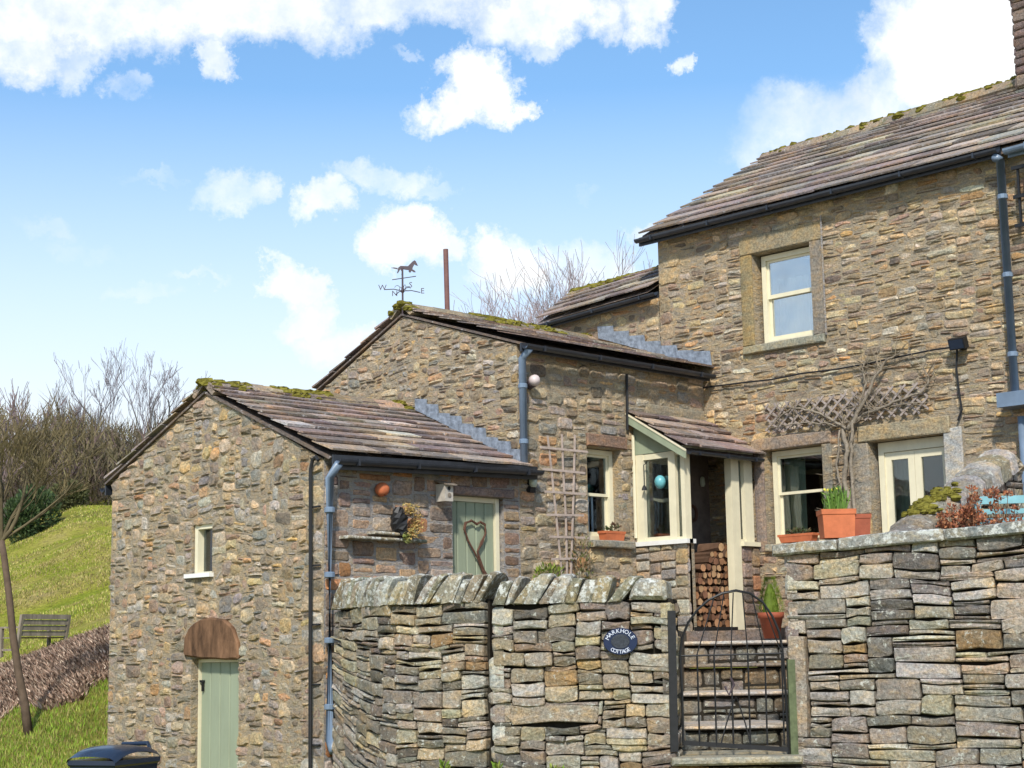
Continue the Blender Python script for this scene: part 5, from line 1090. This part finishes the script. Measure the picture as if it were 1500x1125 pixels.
# ================================================================== weather vane, flue
vb = onX(590, 462, XM-.02); vt = onX(590, 392, XM-.02); vt.y = vb.y; wv = thing('weather_vane', 'wrought iron weather vane with a running horse on the middle gable', 'weather vane', vb)
mb = MB(); mb.tube([vb, V((vb.x, vb.y, vt.z))], .012, 6); mb.build('pole', 'iron', wv); z0_ = onX(590, 427, XM).z
vc = V((vb.x, vb.y, z0_)); mb = MB(); mb.lathe(vc-V((0, 0, .03)), [(.01, 0), (.03, .03), (.01, .06)], 8); mb.build('boss', 'iron', wv)
a1 = (rh*.9+fh*.43).normalized(); a2 = (rh*.43-fh*.9).normalized()
for d, ch_, l in ((a1, 'E', .24), (-a1, 'W', .24), (a2, 'S', .24), (-a2, 'N', .24)):
    mb = MB(); mb.tube([vc, vc+d*l*.5+V((0, 0, .015)), vc+d*l], .006, 5); ar = mb.build('arm', 'iron', wv); text_part(ar, ch_, vc+d*(l+.03)+V((0, 0, .02)), rh, V((0, 0, 1)), -fh, .10, 'iron', 'letter', .002)
    mb = MB(); pts = [vc+d*(.07+.035*math.cos(t))+V((0, 0, .035+.03*math.sin(t))) for t in [i*.6 for i in range(10)]]; mb.tube(pts, .004, 4, caps=False); mb.build('scroll', 'iron', ar)
zh = onX(590, 408, XM).z; mb = MB(); mb.tube([V((vb.x, vb.y, zh))-rh*.13-V((0, 0, .02)), V((vb.x, vb.y, zh))+rh*.17+V((0, 0, .02))], .006, 5); mb.build('pointer', 'iron', wv)
hs_px = [(583,397),(584,393),(587,390),(592,389),(597,388),(600,384),(603,380),(606,377),(608,378),(610,382),(611,384),(608,384),(606,383),(604,387),(603,391),(606,392),(608,394),(605,395),(602,393.5),(600,397),(598,396),(598,393.5),(593,394),(590,394),(590.5,398),(589.5,403),(588,403),(588.5,398),(586.5,395),(585,398),(583,402),(582,401),(583.5,397)]
mb = MB(); hz = [onX(x, y, XM-.02) for x, y in hs_px]
mb.prism([V((vb.x, vb.y, 0))+rh*((p-V((vb.x, vb.y, 0))).dot(rh))+V((0, 0, p.z)) for p in hz], fh*.012); mb.build('horse', 'iron', wv)
tp_ = [onX(x, y, XM-.02) for x, y in ((583, 394), (578, 394.5), (574, 396), (578, 396), (583, 396))]; mb = MB(); mb.prism([V((vb.x, vb.y, 0))+rh*((p-V((vb.x, vb.y, 0))).dot(rh))+V((0, 0, p.z)) for p in tp_], fh*.01); mb.build('tail', 'iron', wv)
f0, f1 = onY(656, 452, 15.75), onY(652, 365, 15.75); mb = MB(); mb.tube([V((f0.x, f0.y, 4.0)), V((f1.x+.01, f1.y, f1.z))], .034, 12); fo = single(mb, 'flue_pipe', 'rust', 'thin rusty flue pipe standing behind the mossy middle ridge', 'flue', (f0.x, f0.y, 4.0))
# ================================================================== parapet of the terrace stair, shrubs, bench behind the right wall
pa = thing('stair_parapet', 'sloping stone parapet with mossy rounded coping behind the right wall', 'wall', atd(1330, 790, 15.6))
S0, S1 = atd(1312, 775, 15.6), atd(1428, 678, 17.0); S0.z += .02
U_ = (S1-S0).to_2d(); Wp = Wall((S0.x, S0.y), U_, (U_.y, -U_.x)); 
if Wp.N.dot(rh) > 0: pass
else: Wp.N = -Wp.N   # n grows to the right
Lp = U_.length; zp = lambda u: S0.z+(S1.z-S0.z)*u/Lp
mb = MB(); vs = []
for u in (-.5, Lp+.3):
    for n in (0.02, .36): vs += [Wp.P(u, .2, n), Wp.P(u, zp(u)-.12, n)]
mb.add(vs, [(0, 1, 5, 4), (2, 6, 7, 3), (1, 3, 7, 5), (0, 4, 6, 2), (0, 2, 3, 1), (4, 5, 7, 6)]); pcore = mb.build('wall_core', 'dark', pa)
Wn = Wall((Wp.P(-.5, 0, 0).x, Wp.P(-.5, 0, 0).y), (-Wp.N).to_2d(), (-Wp.U).to_2d()) ; Wn.U = Wp.N; 
lay_stones('stone', pcore, Wn, rubble(0.0, .38, .4, zp(-.5)-.1, .05, [], (2, 5), (1, 3), rg), 'dry', PAL_DRY, rg, nf=(.0, .03), nb=-.05, joint=.01)
Wm = Wall((Wp.P(0, 0, .36).x, Wp.P(0, 0, .36).y), Wp.U.to_2d(), Wp.N.to_2d())
kk_ = (S1.z-S0.z)/Lp; lay_stones('stone', pcore, Wm, rubble(-.5, Lp+.3, .4, zp(Lp+.3)-.1, .06, [], (2, 6), (1, 3), rg), 'dry', PAL_DRY, rg, nf=(.0, .04), nb=-.08, joint=.01, planes=[(-kk_, 1, S0.z-.12)])
u = -.5; prs = [(0, -.16), (-.03, -.04), (.0, .04), (.08, .09), (.2, .11), (.32, .08), (.40, .02), (.42, -.14)]; i = 0
while u < Lp+.1:
    l = rg.uniform(.13, .26); mb = MB(); vs = []; dz = rg.uniform(-.02, .02)
    for uu, s_ in ((u+.008, .93), (u+.03, 1), (u+l-.03, 1), (u+l-.008, .93)):
        for n, z in prs: vs.append(Wp.P(uu, zp(uu)+z*s_-.02+dz+rg.uniform(-.008, .008), .2+(n-.2)*s_+rg.uniform(-.008, .008)))
    k = len(prs); mb.add(vs, [tuple(range(k))[::-1], tuple(range(3*k, 4*k))]+[(r_*k+j, r_*k+(j+1) % k, (r_+1)*k+(j+1) % k, (r_+1)*k+j) for r_ in range(3) for j in range(k)], pal_pick([((.30, .27, .22), 2), ((.38, .36, .33), 2)], rg)); mb.build('coping_stone', 'dry', pa); u += l
mb = MB()
for _ in range(75):
    u = rg.gauss(.45, .2); n = rg.uniform(.02, .38)
    if not -.2 < u < 1.0: continue
    mb.blob(Wp.P(u, zp(u)+.05+.05*math.sin((n)/.4*math.pi), n), rg.uniform(.02, .05), rg, 6, 4, (1.3, 1.3, .7))
stuff(mb.build('moss', 'moss', pa))
# short boulder-like end at the top of the parapet
mb = MB(); mb.blob(Wp.P(Lp+.2, zp(Lp)-.06, .28), .15, rg, 9, 6, (1.1, 1.1, .8), .12, col=(.30, .27, .22)); mb.build('end_stone', 'dry', pa)
bn = thing('garden_bench', 'pale blue slatted garden bench behind the right hand wall', 'bench', (*P(atd(1480, 800, 15.0)), .22))
B0 = atd(1432, 745, 15.1); Bu = (WR.U*.45+rh*.9).normalized(); Bd = V((Bu.y, -Bu.x, 0)); Bd = Bd if Bd.dot(B0) > 0 else -Bd
z_of = lambda py: atd(1450, py, 15.1).z
for py, h in ((733, .035), (750, .022), (763, .022)):
    z = z_of(py); mb = MB(); mb.obox(V((B0.x, B0.y, z))+Bu*.62, Bu*.60, Bd*.012, V((0, 0, h))); mb.build('back_slat', 'blue', bn)
for uu in (0.0, 1.24):
    mb = MB(); mb.obox(V((B0.x, B0.y, (z_of(735)+.22)/2))+Bu*uu, Bu*.028, Bd*.025, V((0, 0, (z_of(735)-.22)/2))); mb.build('leg', 'blue', bn)
    mb = MB(); mb.obox(V((B0.x, B0.y, .22+.22))+Bu*uu+Bd*.42, Bu*.028, Bd*.025, V((0, 0, .22))); mb.build('leg', 'blue', bn)
    mb = MB(); mb.obox(V((B0.x, B0.y, .22+.62))+Bu*uu+Bd*.21, Bu*.03, Bd*.25, V((0, 0, .015))); mb.build('armrest', 'blue', bn)
for k in range(5):
    mb = MB(); mb.obox(V((B0.x, B0.y, .22+.45))+Bu*.62+Bd*(.04+.09*k), Bu*.60, Bd*.035, V((0, 0, .012))); mb.build('seat_slat', 'blue', bn)
def dry_shrub(name, label, px0, px1, d, ztop, rng, n=26, group=None):
    base = atd((px0+px1)/2, 800, d); base.z = .22; t_ = thing(name, label, 'shrub', base, group); sm = MB(); fm = MB()
    for _ in range(n):
        q = atd(rng.uniform(px0, px1), 800, d+rng.uniform(-.15, .2)); p0 = V(((base.x+q.x)/2, (base.y+q.y)/2, .22)); top = V((q.x, q.y, rng.uniform(.95, ztop))); mid = p0.lerp(top, .5)+V((rng.uniform(-.05, .05), rng.uniform(-.05, .05), .05))
        sm.tube([p0, mid, top], [.007, .005, .003], 4, caps=False, col=(.16, .08, .045))
        r = rng.uniform(.03, .06)
        leaves(fm, top, r, r, r*.8, 46, rng, .026, [(.36, .13, .055), (.27, .09, .045), (.42, .19, .09), (.20, .07, .04)], w=.7)
        for k in range(3): leaves(fm, p0.lerp(top, rng.uniform(.55, .95)), .03, .03, .03, 8, rng, .04, [(.30, .11, .05), (.2, .10, .05)], w=.6)
    stuff(sm.build('stems', 'twig', t_)); stuff(fm.build('seed_heads', 'leaf', t_))
rs = random.Random(31)
dry_shrub('hydrangea', 'dried russet flower heads of a shrub against the sloping parapet foot', 1380, 1425, 15.2, 1.22, rs, 26)
dry_shrub('hydrangea', 'dried russet shrub just left of the pale blue bench', 1415, 1455, 15.0, 1.36, rs, 22)
dry_shrub('hydrangea', 'tall thin dried russet stems in front of the pale blue bench', 1448, 1500, 14.7, 1.36, rs, 12)
sh_ = MB(); 
c = atd(1478, 735, 15.9); c.z = .22; tsh = thing('dark_shrub', 'dark leafless shrub in the corner below the farmhouse downpipe', 'shrub', c)
for _ in range(90):
    d = V((rs.gauss(0, .5), rs.gauss(0, .5), rs.uniform(.8, 2))).normalized(); p = c+V((rs.uniform(-.2, .2), rs.uniform(-.2, .2), 0)); pts = [p]
    for k in range(5): d = (d+V((rs.uniform(-.3, .3), rs.uniform(-.3, .3), rs.uniform(-.1, .3)))).normalized(); pts.append(pts[-1]+d*.26)
    sh_.tube(pts, [.01, .008, .007, .005, .003, .002], 4, caps=False, col=(.07, .05, .04))
stuff(sh_.build('stems', 'twig', tsh))
# plants at the trellis foot
for px, w_, zz0, lab, cols in ((806, .22, .2, 'bright green bushy plant left of the trellis foot', [(.14, .19, .02), (.20, .24, .04), (.09, .13, .02)]), (856, .16, .2, 'brownish straggly climber right of the trellis foot', [(.20, .13, .06), (.10, .11, .03)])):
    c = onF(px, 850, .16); c.z = .18; t_ = thing('garden_plant', lab, 'plant', c); mb = MB(); leaves(mb, c+V((0, 0, .60 if px == 806 else .80)), w_, w_*.5, .20 if px == 806 else .36, 520 if px == 806 else 200, rs, .055, cols)
    for _ in range(20): mb.tube([c+V((rs.uniform(-.05, .05), 0, 0)), c+V((rs.uniform(-w_, w_), rs.uniform(-.06, .06), rs.uniform(.5, .9)))], .004, 4, caps=False, col=(.12, .09, .05))
    mb.build('foliage', 'leaf', t_)
# grey stump-like finial beside the door foot
# ================================================================== wheelie bin
q = atd(168, 1096, 15.6); q.z = 0; bz = atd(168, 1101, 15.6).z; gz = -1.68; bn_ = thing('wheelie_bin', 'glossy blue black wheelie bin with domed lid in front of the outbuilding', 'bin', (q.x, q.y, gz))
bu = (rh*.92-fh*.39).normalized(); bf = V((bu.y, -bu.x, 0)); bf = bf if bf.dot(q) < 0 else -bf; w2 = .25
mb = MB(); vs = []
for z, k in ((gz+.08, .78), (bz-.12, .98), (bz-.10, 1.04), (bz-.06, 1.04)):
    for sx, sy in ((-1, -1), (1, -1), (1, 1), (-1, 1)): vs.append(V((q.x, q.y, z))+bu*sx*w2*k+bf*sy*.33*k)
mb.add(vs, [(0, 3, 2, 1)]+[(r_*4+i, r_*4+(i+1) % 4, r_*4+4+(i+1) % 4, r_*4+4+i) for r_ in range(3) for i in range(4)]+[(12, 13, 14, 15)]); mb.build('body', 'binp', bn_)
mb = MB(); vs = []; nn = 12
for j in range(nn+1):
    t = j/nn; y = -.36+.72*t; zt2 = bz-.055+.085*math.sin(math.pi*min(1, t*1.05))**.55
    for i, (sx, dz) in enumerate(((-1.06, -.03), (-1.0, .0), (-.86, .018), (-.3, .03), (.3, .03), (.86, .018), (1.0, 0), (1.06, -.03))): vs.append(V((q.x, q.y, zt2+dz))+bu*sx*w2+bf*y)
mb.add(vs, [(j*8+i, j*8+i+1, j*8+9+i, j*8+8+i) for j in range(nn) for i in range(7)]); mb.build('lid', 'binp', bn_, True)
mb = MB(); hb_ = V((q.x, q.y, bz-.0))-bf*.37; mb.tube([hb_-bu*.2+V((0, 0, -.04)), hb_-bu*.18+V((0, 0, .045)), hb_+bu*.1+V((0, 0, .055)), hb_+bu*.14+V((0, 0, -.03))], .022, 8); mb.build('handle', 'binp', bn_)
for sx in (-1, 1): mb = MB(); mb.lathe(V((q.x, q.y, gz+.1))-bf*.28+bu*(sx*.26-.025), [(.1, 0), (.1, .05)], 14, bu); mb.build('wheel', 'black', bn_)
# ================================================================== weathered bench on the hill
c = atd(42, 957, 38.5); c.z = ground_z(c.x, c.y); bt = thing('timber_bench', 'weathered grey timber bench standing on the grass hillside', 'bench', c)
L1 = (rh*.50+fh*.86).normalized(); L2 = V((L1.y, -L1.x, 0)); L2 = L2 if L2.dot(rh) < 0 else -L2   # L2: way it faces (left)
hl = .72; c0 = c+rh*.28
for sx in (-1, 1):
    o_ = c0+L1*sx*hl
    mb = MB(); mb.obox(o_+V((0, 0, .47))-L2*.05, L1*.035, L2*.035, V((0, 0, .47))-L2*.08); mb.build('leg', 'weathered', bt)
    mb = MB(); mb.obox(o_+V((0, 0, .32))+L2*.50, L1*.035, L2*.035, V((0, 0, .32))); mb.build('leg', 'weathered', bt)
    mb = MB(); mb.obox(o_+V((0, 0, .66))+L2*.24, L1*.04, L2*.34, V((0, 0, .02))); mb.build('armrest', 'weathered', bt)
    mb = MB(); mb.obox(o_+V((0, 0, .16))+L2*.24, L1*.025, L2*.26, V((0, 0, .025))); mb.build('rail', 'weathered', bt)
for k in range(5): mb = MB(); mb.obox(c0+V((0, 0, .43))+L2*(.06+.1*k), L1*hl, L2*.042, V((0, 0, .014))); mb.build('seat_slat', 'weathered', bt)
for k in range(4): mb = MB(); mb.obox(c0+V((0, 0, .52+.125*k))-L2*(.06+.025*k), L1*hl, L2*.014, V((0, 0, .054))); mb.build('back_slat', 'weathered', bt)
# ================================================================== VEGETATION
def branchy(tr, tw, p, d, length, r, depth, rng, spread=.55, up=.12, cols=((.11, .09, .065), (.14, .115, .095)), maxd=6, kids=(2, 3), minr=.006, gnarl=.18, trunk_d=2, twig_scale=1.0):
    segs = 4 if depth < 2 else 3; pts = [p]; rs_ = [r]; q = p; dd = d
    for i in range(segs):
        dd = (dd+V((rng.uniform(-gnarl, gnarl), rng.uniform(-gnarl, gnarl), rng.uniform(-gnarl*.4, gnarl*.4)+up))).normalized(); q = q+dd*length/segs; pts.append(q); rs_.append(max(minr, r*(1-.38*(i+1)/segs)))
    tgt = tr if depth < trunk_d else tw; k = rng.uniform(.75, 1.25); c_ = cols[0] if depth < 3 else cols[1]; tgt.tube(pts, rs_, 6 if depth < 2 else (4 if depth < 3 else 3), caps=False, col=tuple(x*k for x in c_))
    if depth >= maxd: return
    n = rng.randint(*kids)
    for i in range(n):
        t = rng.uniform(.35, 1.0) if i else 1.0; j = t*segs; a = pts[int(min(j, segs-1))].lerp(pts[min(int(j)+1, segs)], j-int(j) if j < segs else 1)
        s = V((rng.gauss(0, 1), rng.gauss(0, 1), rng.gauss(0, .6))).normalized(); nd = (dd*(1-spread*.35)+s*spread).normalized()
        branchy(tr, tw, a, nd, length*rng.uniform(.58, .84), rs_[-1]*rng.uniform(.6, .85) if i else rs_[-1]*.9, depth+1, rng, spread, up, cols, maxd, kids, minr, gnarl, trunk_d)
def bare_tree(label, px, d, toppx, rng, group='bare trees on the hillside', name='bare_tree', cols=((.12, .105, .09), (.17, .14, .135)), spread=.5, up=.14, r=None, maxd=6, kids=(2, 4), minr=.012, lean=(0, 0), ground=None, hfac=.36, cat='tree'):
    b = atd(px, 900, d); b.z = ground_z(b.x, b.y) if ground is None else ground; topz = atd(px, toppx, d).z; Ht = topz-b.z
    t_ = thing(name, label, cat, b, group); tr = MB(); tw = MB(); r = r or Ht*.024
    branchy(tr, tw, b-V((0, 0, .2)), V((lean[0], lean[1], 1)).normalized(), Ht*hfac, r, 0, rng, spread, up, cols, maxd, kids, minr)
    # fit the height
    mz = max(v[2] for v in tw.v+tr.v); k = Ht/(mz-b.z)
    for q in (tr, tw): q.v = [(b.x+(x-b.x)*(.5+.5*k), b.y+(y-b.y)*(.5+.5*k), b.z+(z-b.z)*k) for x, y, z in q.v]
    tr.build('trunk', 'twig', t_, True); stuff(tw.build('crown', 'twig', t_)); return t_
rv = random.Random(77)
bl = ((.13, .125, .12), (.23, .21, .23)); br = ((.13, .10, .09), (.22, .165, .16)); ol = ((.16, .14, .08), (.24, .20, .115))
spec = [(190, 92, 488, 'tallest bare tree rising above the outbuilding roof slope', bl, .42), (150, 96, 512, 'tall pale bare tree left of the tallest one', bl, .42), (118, 100, 548, 'slim bare tree at the left of the tall group', bl, .38), (222, 95, 545, 'bare tree with spreading twigs nearest the outbuilding gable', bl, .5), (92, 104, 565, 'lower bare tree at the left end of the tall group', bl, .45),
 (20, 108, 552, 'bare tree topping the wood at the left edge', br, .4), (50, 100, 590, 'reddish bushy bare tree in the wood left of centre', br, .55), (-8, 96, 575, 'reddish bare tree cut by the left picture edge', br, .5), (75, 88, 640, 'olive scrubby tree low in the wood', ol, .6), (30, 84, 650, 'olive scrubby tree above the dark evergreen', ol, .6), (125, 86, 632, 'yellowish scrubby tree below the tall group', ol, .6), (165, 84, 618, 'yellowish scrubby tree nearest the gable corner', ol, .6), (100, 82, 665, 'low brown thicket tree at the field edge', br, .6), (5, 80, 640, 'brown scrubby tree at the lower left of the wood', br, .6), (205, 88, 640, 'brown scrubby tree behind the outbuilding eaves', br, .6), (60, 94, 610, 'brown rounded bare tree in the middle of the wood', br, .5)]
for px, d, ty, lab, cl, sp_ in spec: bare_tree(lab, px, d, ty, rv, cols=cl, spread=sp_, maxd=6 if cl is bl else 5, kids=(2, 4) if cl is not bl else (2, 3), minr=.011 if cl is bl else .015, hfac=.36 if cl is bl else .25, up=.16 if cl is bl else .1)
# thicket of the wood as one mass
mb = MB()
for _ in range(26000):
    px = rv.uniform(-80, 300); d = rv.uniform(80, 112); b = atd(px, 900, d); b.z = ground_z(b.x, b.y); hh = (3.0+4.4*(.5+.5*nz2(px*.02, d*.06, 6)))*(1 if px < 70 else max(.66, 1-(px-70)*.004))*rv.random()**1.1; p = b+V((0, 0, hh)); dr = V((rv.gauss(0, .6), rv.gauss(0, .6), rv.uniform(.2, 1.4))).normalized()*rv.uniform(.5, 1.5); q = V((rv.uniform(-1, 1), rv.uniform(-1, 1), 0)).normalized()*rv.uniform(.018, .045); k = rv.uniform(.55, 1.35)
    c_ = rv.choice([(.14, .105, .08), (.15, .13, .065), (.13, .09, .085), (.17, .14, .09), (.08, .07, .045)]); mb.add([p-q, p+q, p+dr], [(0, 1, 2)], tuple(x*k for x in c_))
o = mb.build('thicket', 'twig'); o['kind'] = 'stuff'; o['label'] = 'brown and olive winter thicket filling the wood at the top of the hill'; o['category'] = 'thicket'
# dark mass behind to stop the sky showing through the wood
mb = MB(); rows = []
for i in range(40):
    px = -140+i*12; b = atd(px, 900, 118); g0 = ground_z(b.x, b.y); rows.append((b, g0))
for k, (b, g0) in enumerate(rows):
    for _ in range(260):
        p = V((b.x+rv.uniform(-1.5, 1.5), b.y+rv.uniform(-4, 4), g0-1+rv.random()**1.4*(5+2.0*nz2(k*.3, 0, 3)))); r = rv.uniform(.25, .6)
        d = V((rv.gauss(0, 1), rv.gauss(0, 1), rv.gauss(0, 1))).normalized()*r; e = d.orthogonal().normalized()*r*.5; kk = rv.uniform(.6, 1.3); mb.add([p-d, p+e, p+d, p-e], [(0, 1, 2, 3)], rv.choice([(.14*kk, .11*kk, .075*kk), (.12*kk, .11*kk, .05*kk), (.15*kk, .105*kk, .09*kk)]))
o = mb.build('distant_wood', 'leaf'); o['kind'] = 'stuff'; o['label'] = 'far brown wood behind the hillside thicket'; o['category'] = 'wood'
# evergreen at the field edge
for px, d, w_, top, lab in ((52, 74, 1.0, 716, 'dark evergreen bush at the edge of the hillside field'), (30, 73, .7, 730, 'small dark evergreen bush left of the larger one'), (100, 78, .8, 730, 'olive green bush at the top of the field')):
    b = atd(px, 760, d); b.z = ground_z(b.x, b.y); hz_ = max(1.2, (atd(px, top, d).z-b.z)); t_ = thing('evergreen_bush', lab, 'bush', b, 'bushes at the field edge'); mb = MB()
    leaves(mb, b+V((0, 0, hz_*.5)), w_, w_, hz_*.52, 2600, rv, .2, [(.025, .05, .015), (.04, .07, .02), (.06, .09, .03)] if px != 100 else [(.07, .08, .03), (.10, .10, .04)]); mb.build('foliage', 'leaf', t_)
# trees behind the cottage
for px, d, ty, lab in ((745, 62, 446, 'small bare larch at the left of the row behind the wing'), (760, 61, 432, 'second larch from the left of the row behind the wing'), (772, 60, 420, 'tallest larch behind the wing ridge'), (790, 62, 429, 'larch just right of the tallest one'), (806, 64, 437, 'larch nearest the rear roof')):
    bare_tree(lab, px, d, ty, rv, 'larches behind the cottage', 'larch_tree', cols=((.20, .15, .15), (.30, .235, .25)), spread=.62, up=.42, maxd=6, kids=(3, 3), minr=.011, ground=-1, hfac=.34, r=.10)
for px, d, ty, lab, ln_ in ((835, 52, 388, 'small bare tree behind the left of the rear roof', 0), (862, 50, 372, 'bare tree with open twigs behind the rear roof', 0), (895, 50, 354, 'slender bare tree leaning behind the rear roof ridge', .05), (925, 52, 356, 'last thin bare tree before the farmhouse corner', .05)):
    bare_tree(lab, px, d, ty, rv, 'bare trees behind the cottage', cols=((.20, .155, .14), (.29, .235, .235)), spread=.55, maxd=6, kids=(3, 4), minr=.007, ground=-1, hfac=.38, r=.09, lean=(ln_, -ln_))
# slim tree in the grass at the left
b = atd(43, 1062, 21); b.z = ground_z(b.x, b.y)-.05; t_ = thing('slim_tree', 'thin leaning bare tree in the grass at the left edge', 'tree', b); tr = MB(); tw = MB()
pts = [b]+[atd(x, y, 21) for x, y in ((36, 1030), (27, 985), (19, 930), (13, 870), (6, 815), (2, 792))]; tr.tube(pts, [.062, .055, .05, .047, .044, .042, .04], 8, col=(.12, .085, .06)); ft = pts[-1]
for x, y, r in ((28, 765, .03), (-18, 750, .03), (8, 740, .03), (40, 770, .022), (18, 745, .026), (-4, 745, .022)):
    d = (atd(x, y, 21)-ft); branchy(tr, tw, ft, d.normalized(), .66, r, 1, rv, .5, .1, ((.13, .105, .06), (.18, .145, .075)), 6, (2, 4), .004, .2, 3)
tr.build('trunk', 'twig', t_, True); stuff(tw.build('crown', 'twig', t_))
# low long branches seen against the grass
# grass blades, bracken
def tufts(name, n, px0, px1, d0, d1, hgt, wid, cols, test, label, cat, bias=1.6, curl=.5, mat='leaf'):
    mb = MB()
    for _ in range(n):
        d = d0+(d1-d0)*rv.random()**bias; px = rv.uniform(px0, px1); p = atd(px, 950, d); p.z = 0
        if not test(px, d, p): continue
        p.z = ground_z(p.x, p.y)-.01; k = rv.uniform(.5, 1.3); a = rv.uniform(0, 6.28); h = hgt*rv.uniform(.5, 1.3); q = V((math.cos(a), math.sin(a), 0))*wid*(1+d/60); tip = p+V((rv.uniform(-curl, curl)*h, rv.uniform(-curl, curl)*h, h)); c_ = rv.choice(cols); pn = nz2(p.x*.22+p.z*.1, p.y*.22, 14)+.5*nz2(p.x*.9, p.y*.9, 15)+(.5 if 49.8 < d < 51.6 or 67.8 < d < 69.3 else 0); c_ = tuple(a_*(1-.55*max(0, min(1, pn*2.2)))+b_*.55*max(0, min(1, pn*2.2)) for a_, b_ in zip(c_, (.30, .20, .10))) if name == 'hill_grass' else c_
        mb.add([p-q, p+q, tip], [(0, 1, 2)], tuple(x*k for x in c_))
    o = mb.build(name, mat); o['kind'] = 'stuff'; o['label'] = label; o['category'] = cat; return o
def px_ray_y(px, d, z): return proj(V((atd(px, 950, d).x, atd(px, 950, d).y, z)))[1]
def bedge(px): return 21.9+.6*math.sin(px*.05)   # where the bracken begins, in metres away
tufts('near_grass', 30000, -60, 190, 14.5, 23, .07, .006, [(.17, .28, .02), (.22, .31, .03), (.26, .29, .05), (.32, .27, .09)], lambda px, d, p: d < bedge(px)+rv.uniform(0, .5), 'bright green grass on the bank beside the outbuilding', 'grass', 1.0)
tufts('hill_grass', 60000, -60, 200, 27.5, 80, .08, .010, [(.27, .32, .03), (.33, .34, .05), (.42, .36, .10), (.20, .27, .025), (.46, .39, .15)], lambda px, d, p: nz2(p.x*.35, p.y*.35, 12) > -.25, 'rough yellow green grass on the hillside', 'grass', 1.5)
tufts('bracken', 46000, -60, 195, 21.7, 27.8, .10, .026, [(.36, .235, .165), (.43, .30, .215), (.25, .155, .105), (.50, .38, .28), (.15, .10, .07)], lambda px, d, p: d > bedge(px), 'dead brown bracken covering the bank below the bench', 'bracken', 1.0, 1.1)
mb = MB()
for _ in range(2600):
    d = rv.uniform(14.0, 17.2); px = rv.uniform(170, 480); p = atd(px, 950, d); p.z = ground_z(p.x, p.y)
# grass tufts at wall feet and in the cracks
mb = MB()
for (W_, u, z) in ((WB, .05, -1.0), (WB, .55, -1.02), (WB, .62, -1.04), (WA, 1.9, -1.0)):
    leaves(mb, W_.P(u, z-.03, .05), .04, .04, .04, 50, rv, .05, [(.12, .20, .02), (.2, .24, .04)])
o = mb.build('wall_weeds', 'leaf'); o['kind'] = 'stuff'; o['label'] = 'tufts of green weeds growing from the dry stone wall'; o['category'] = 'weeds'
# fallen branch on the hill
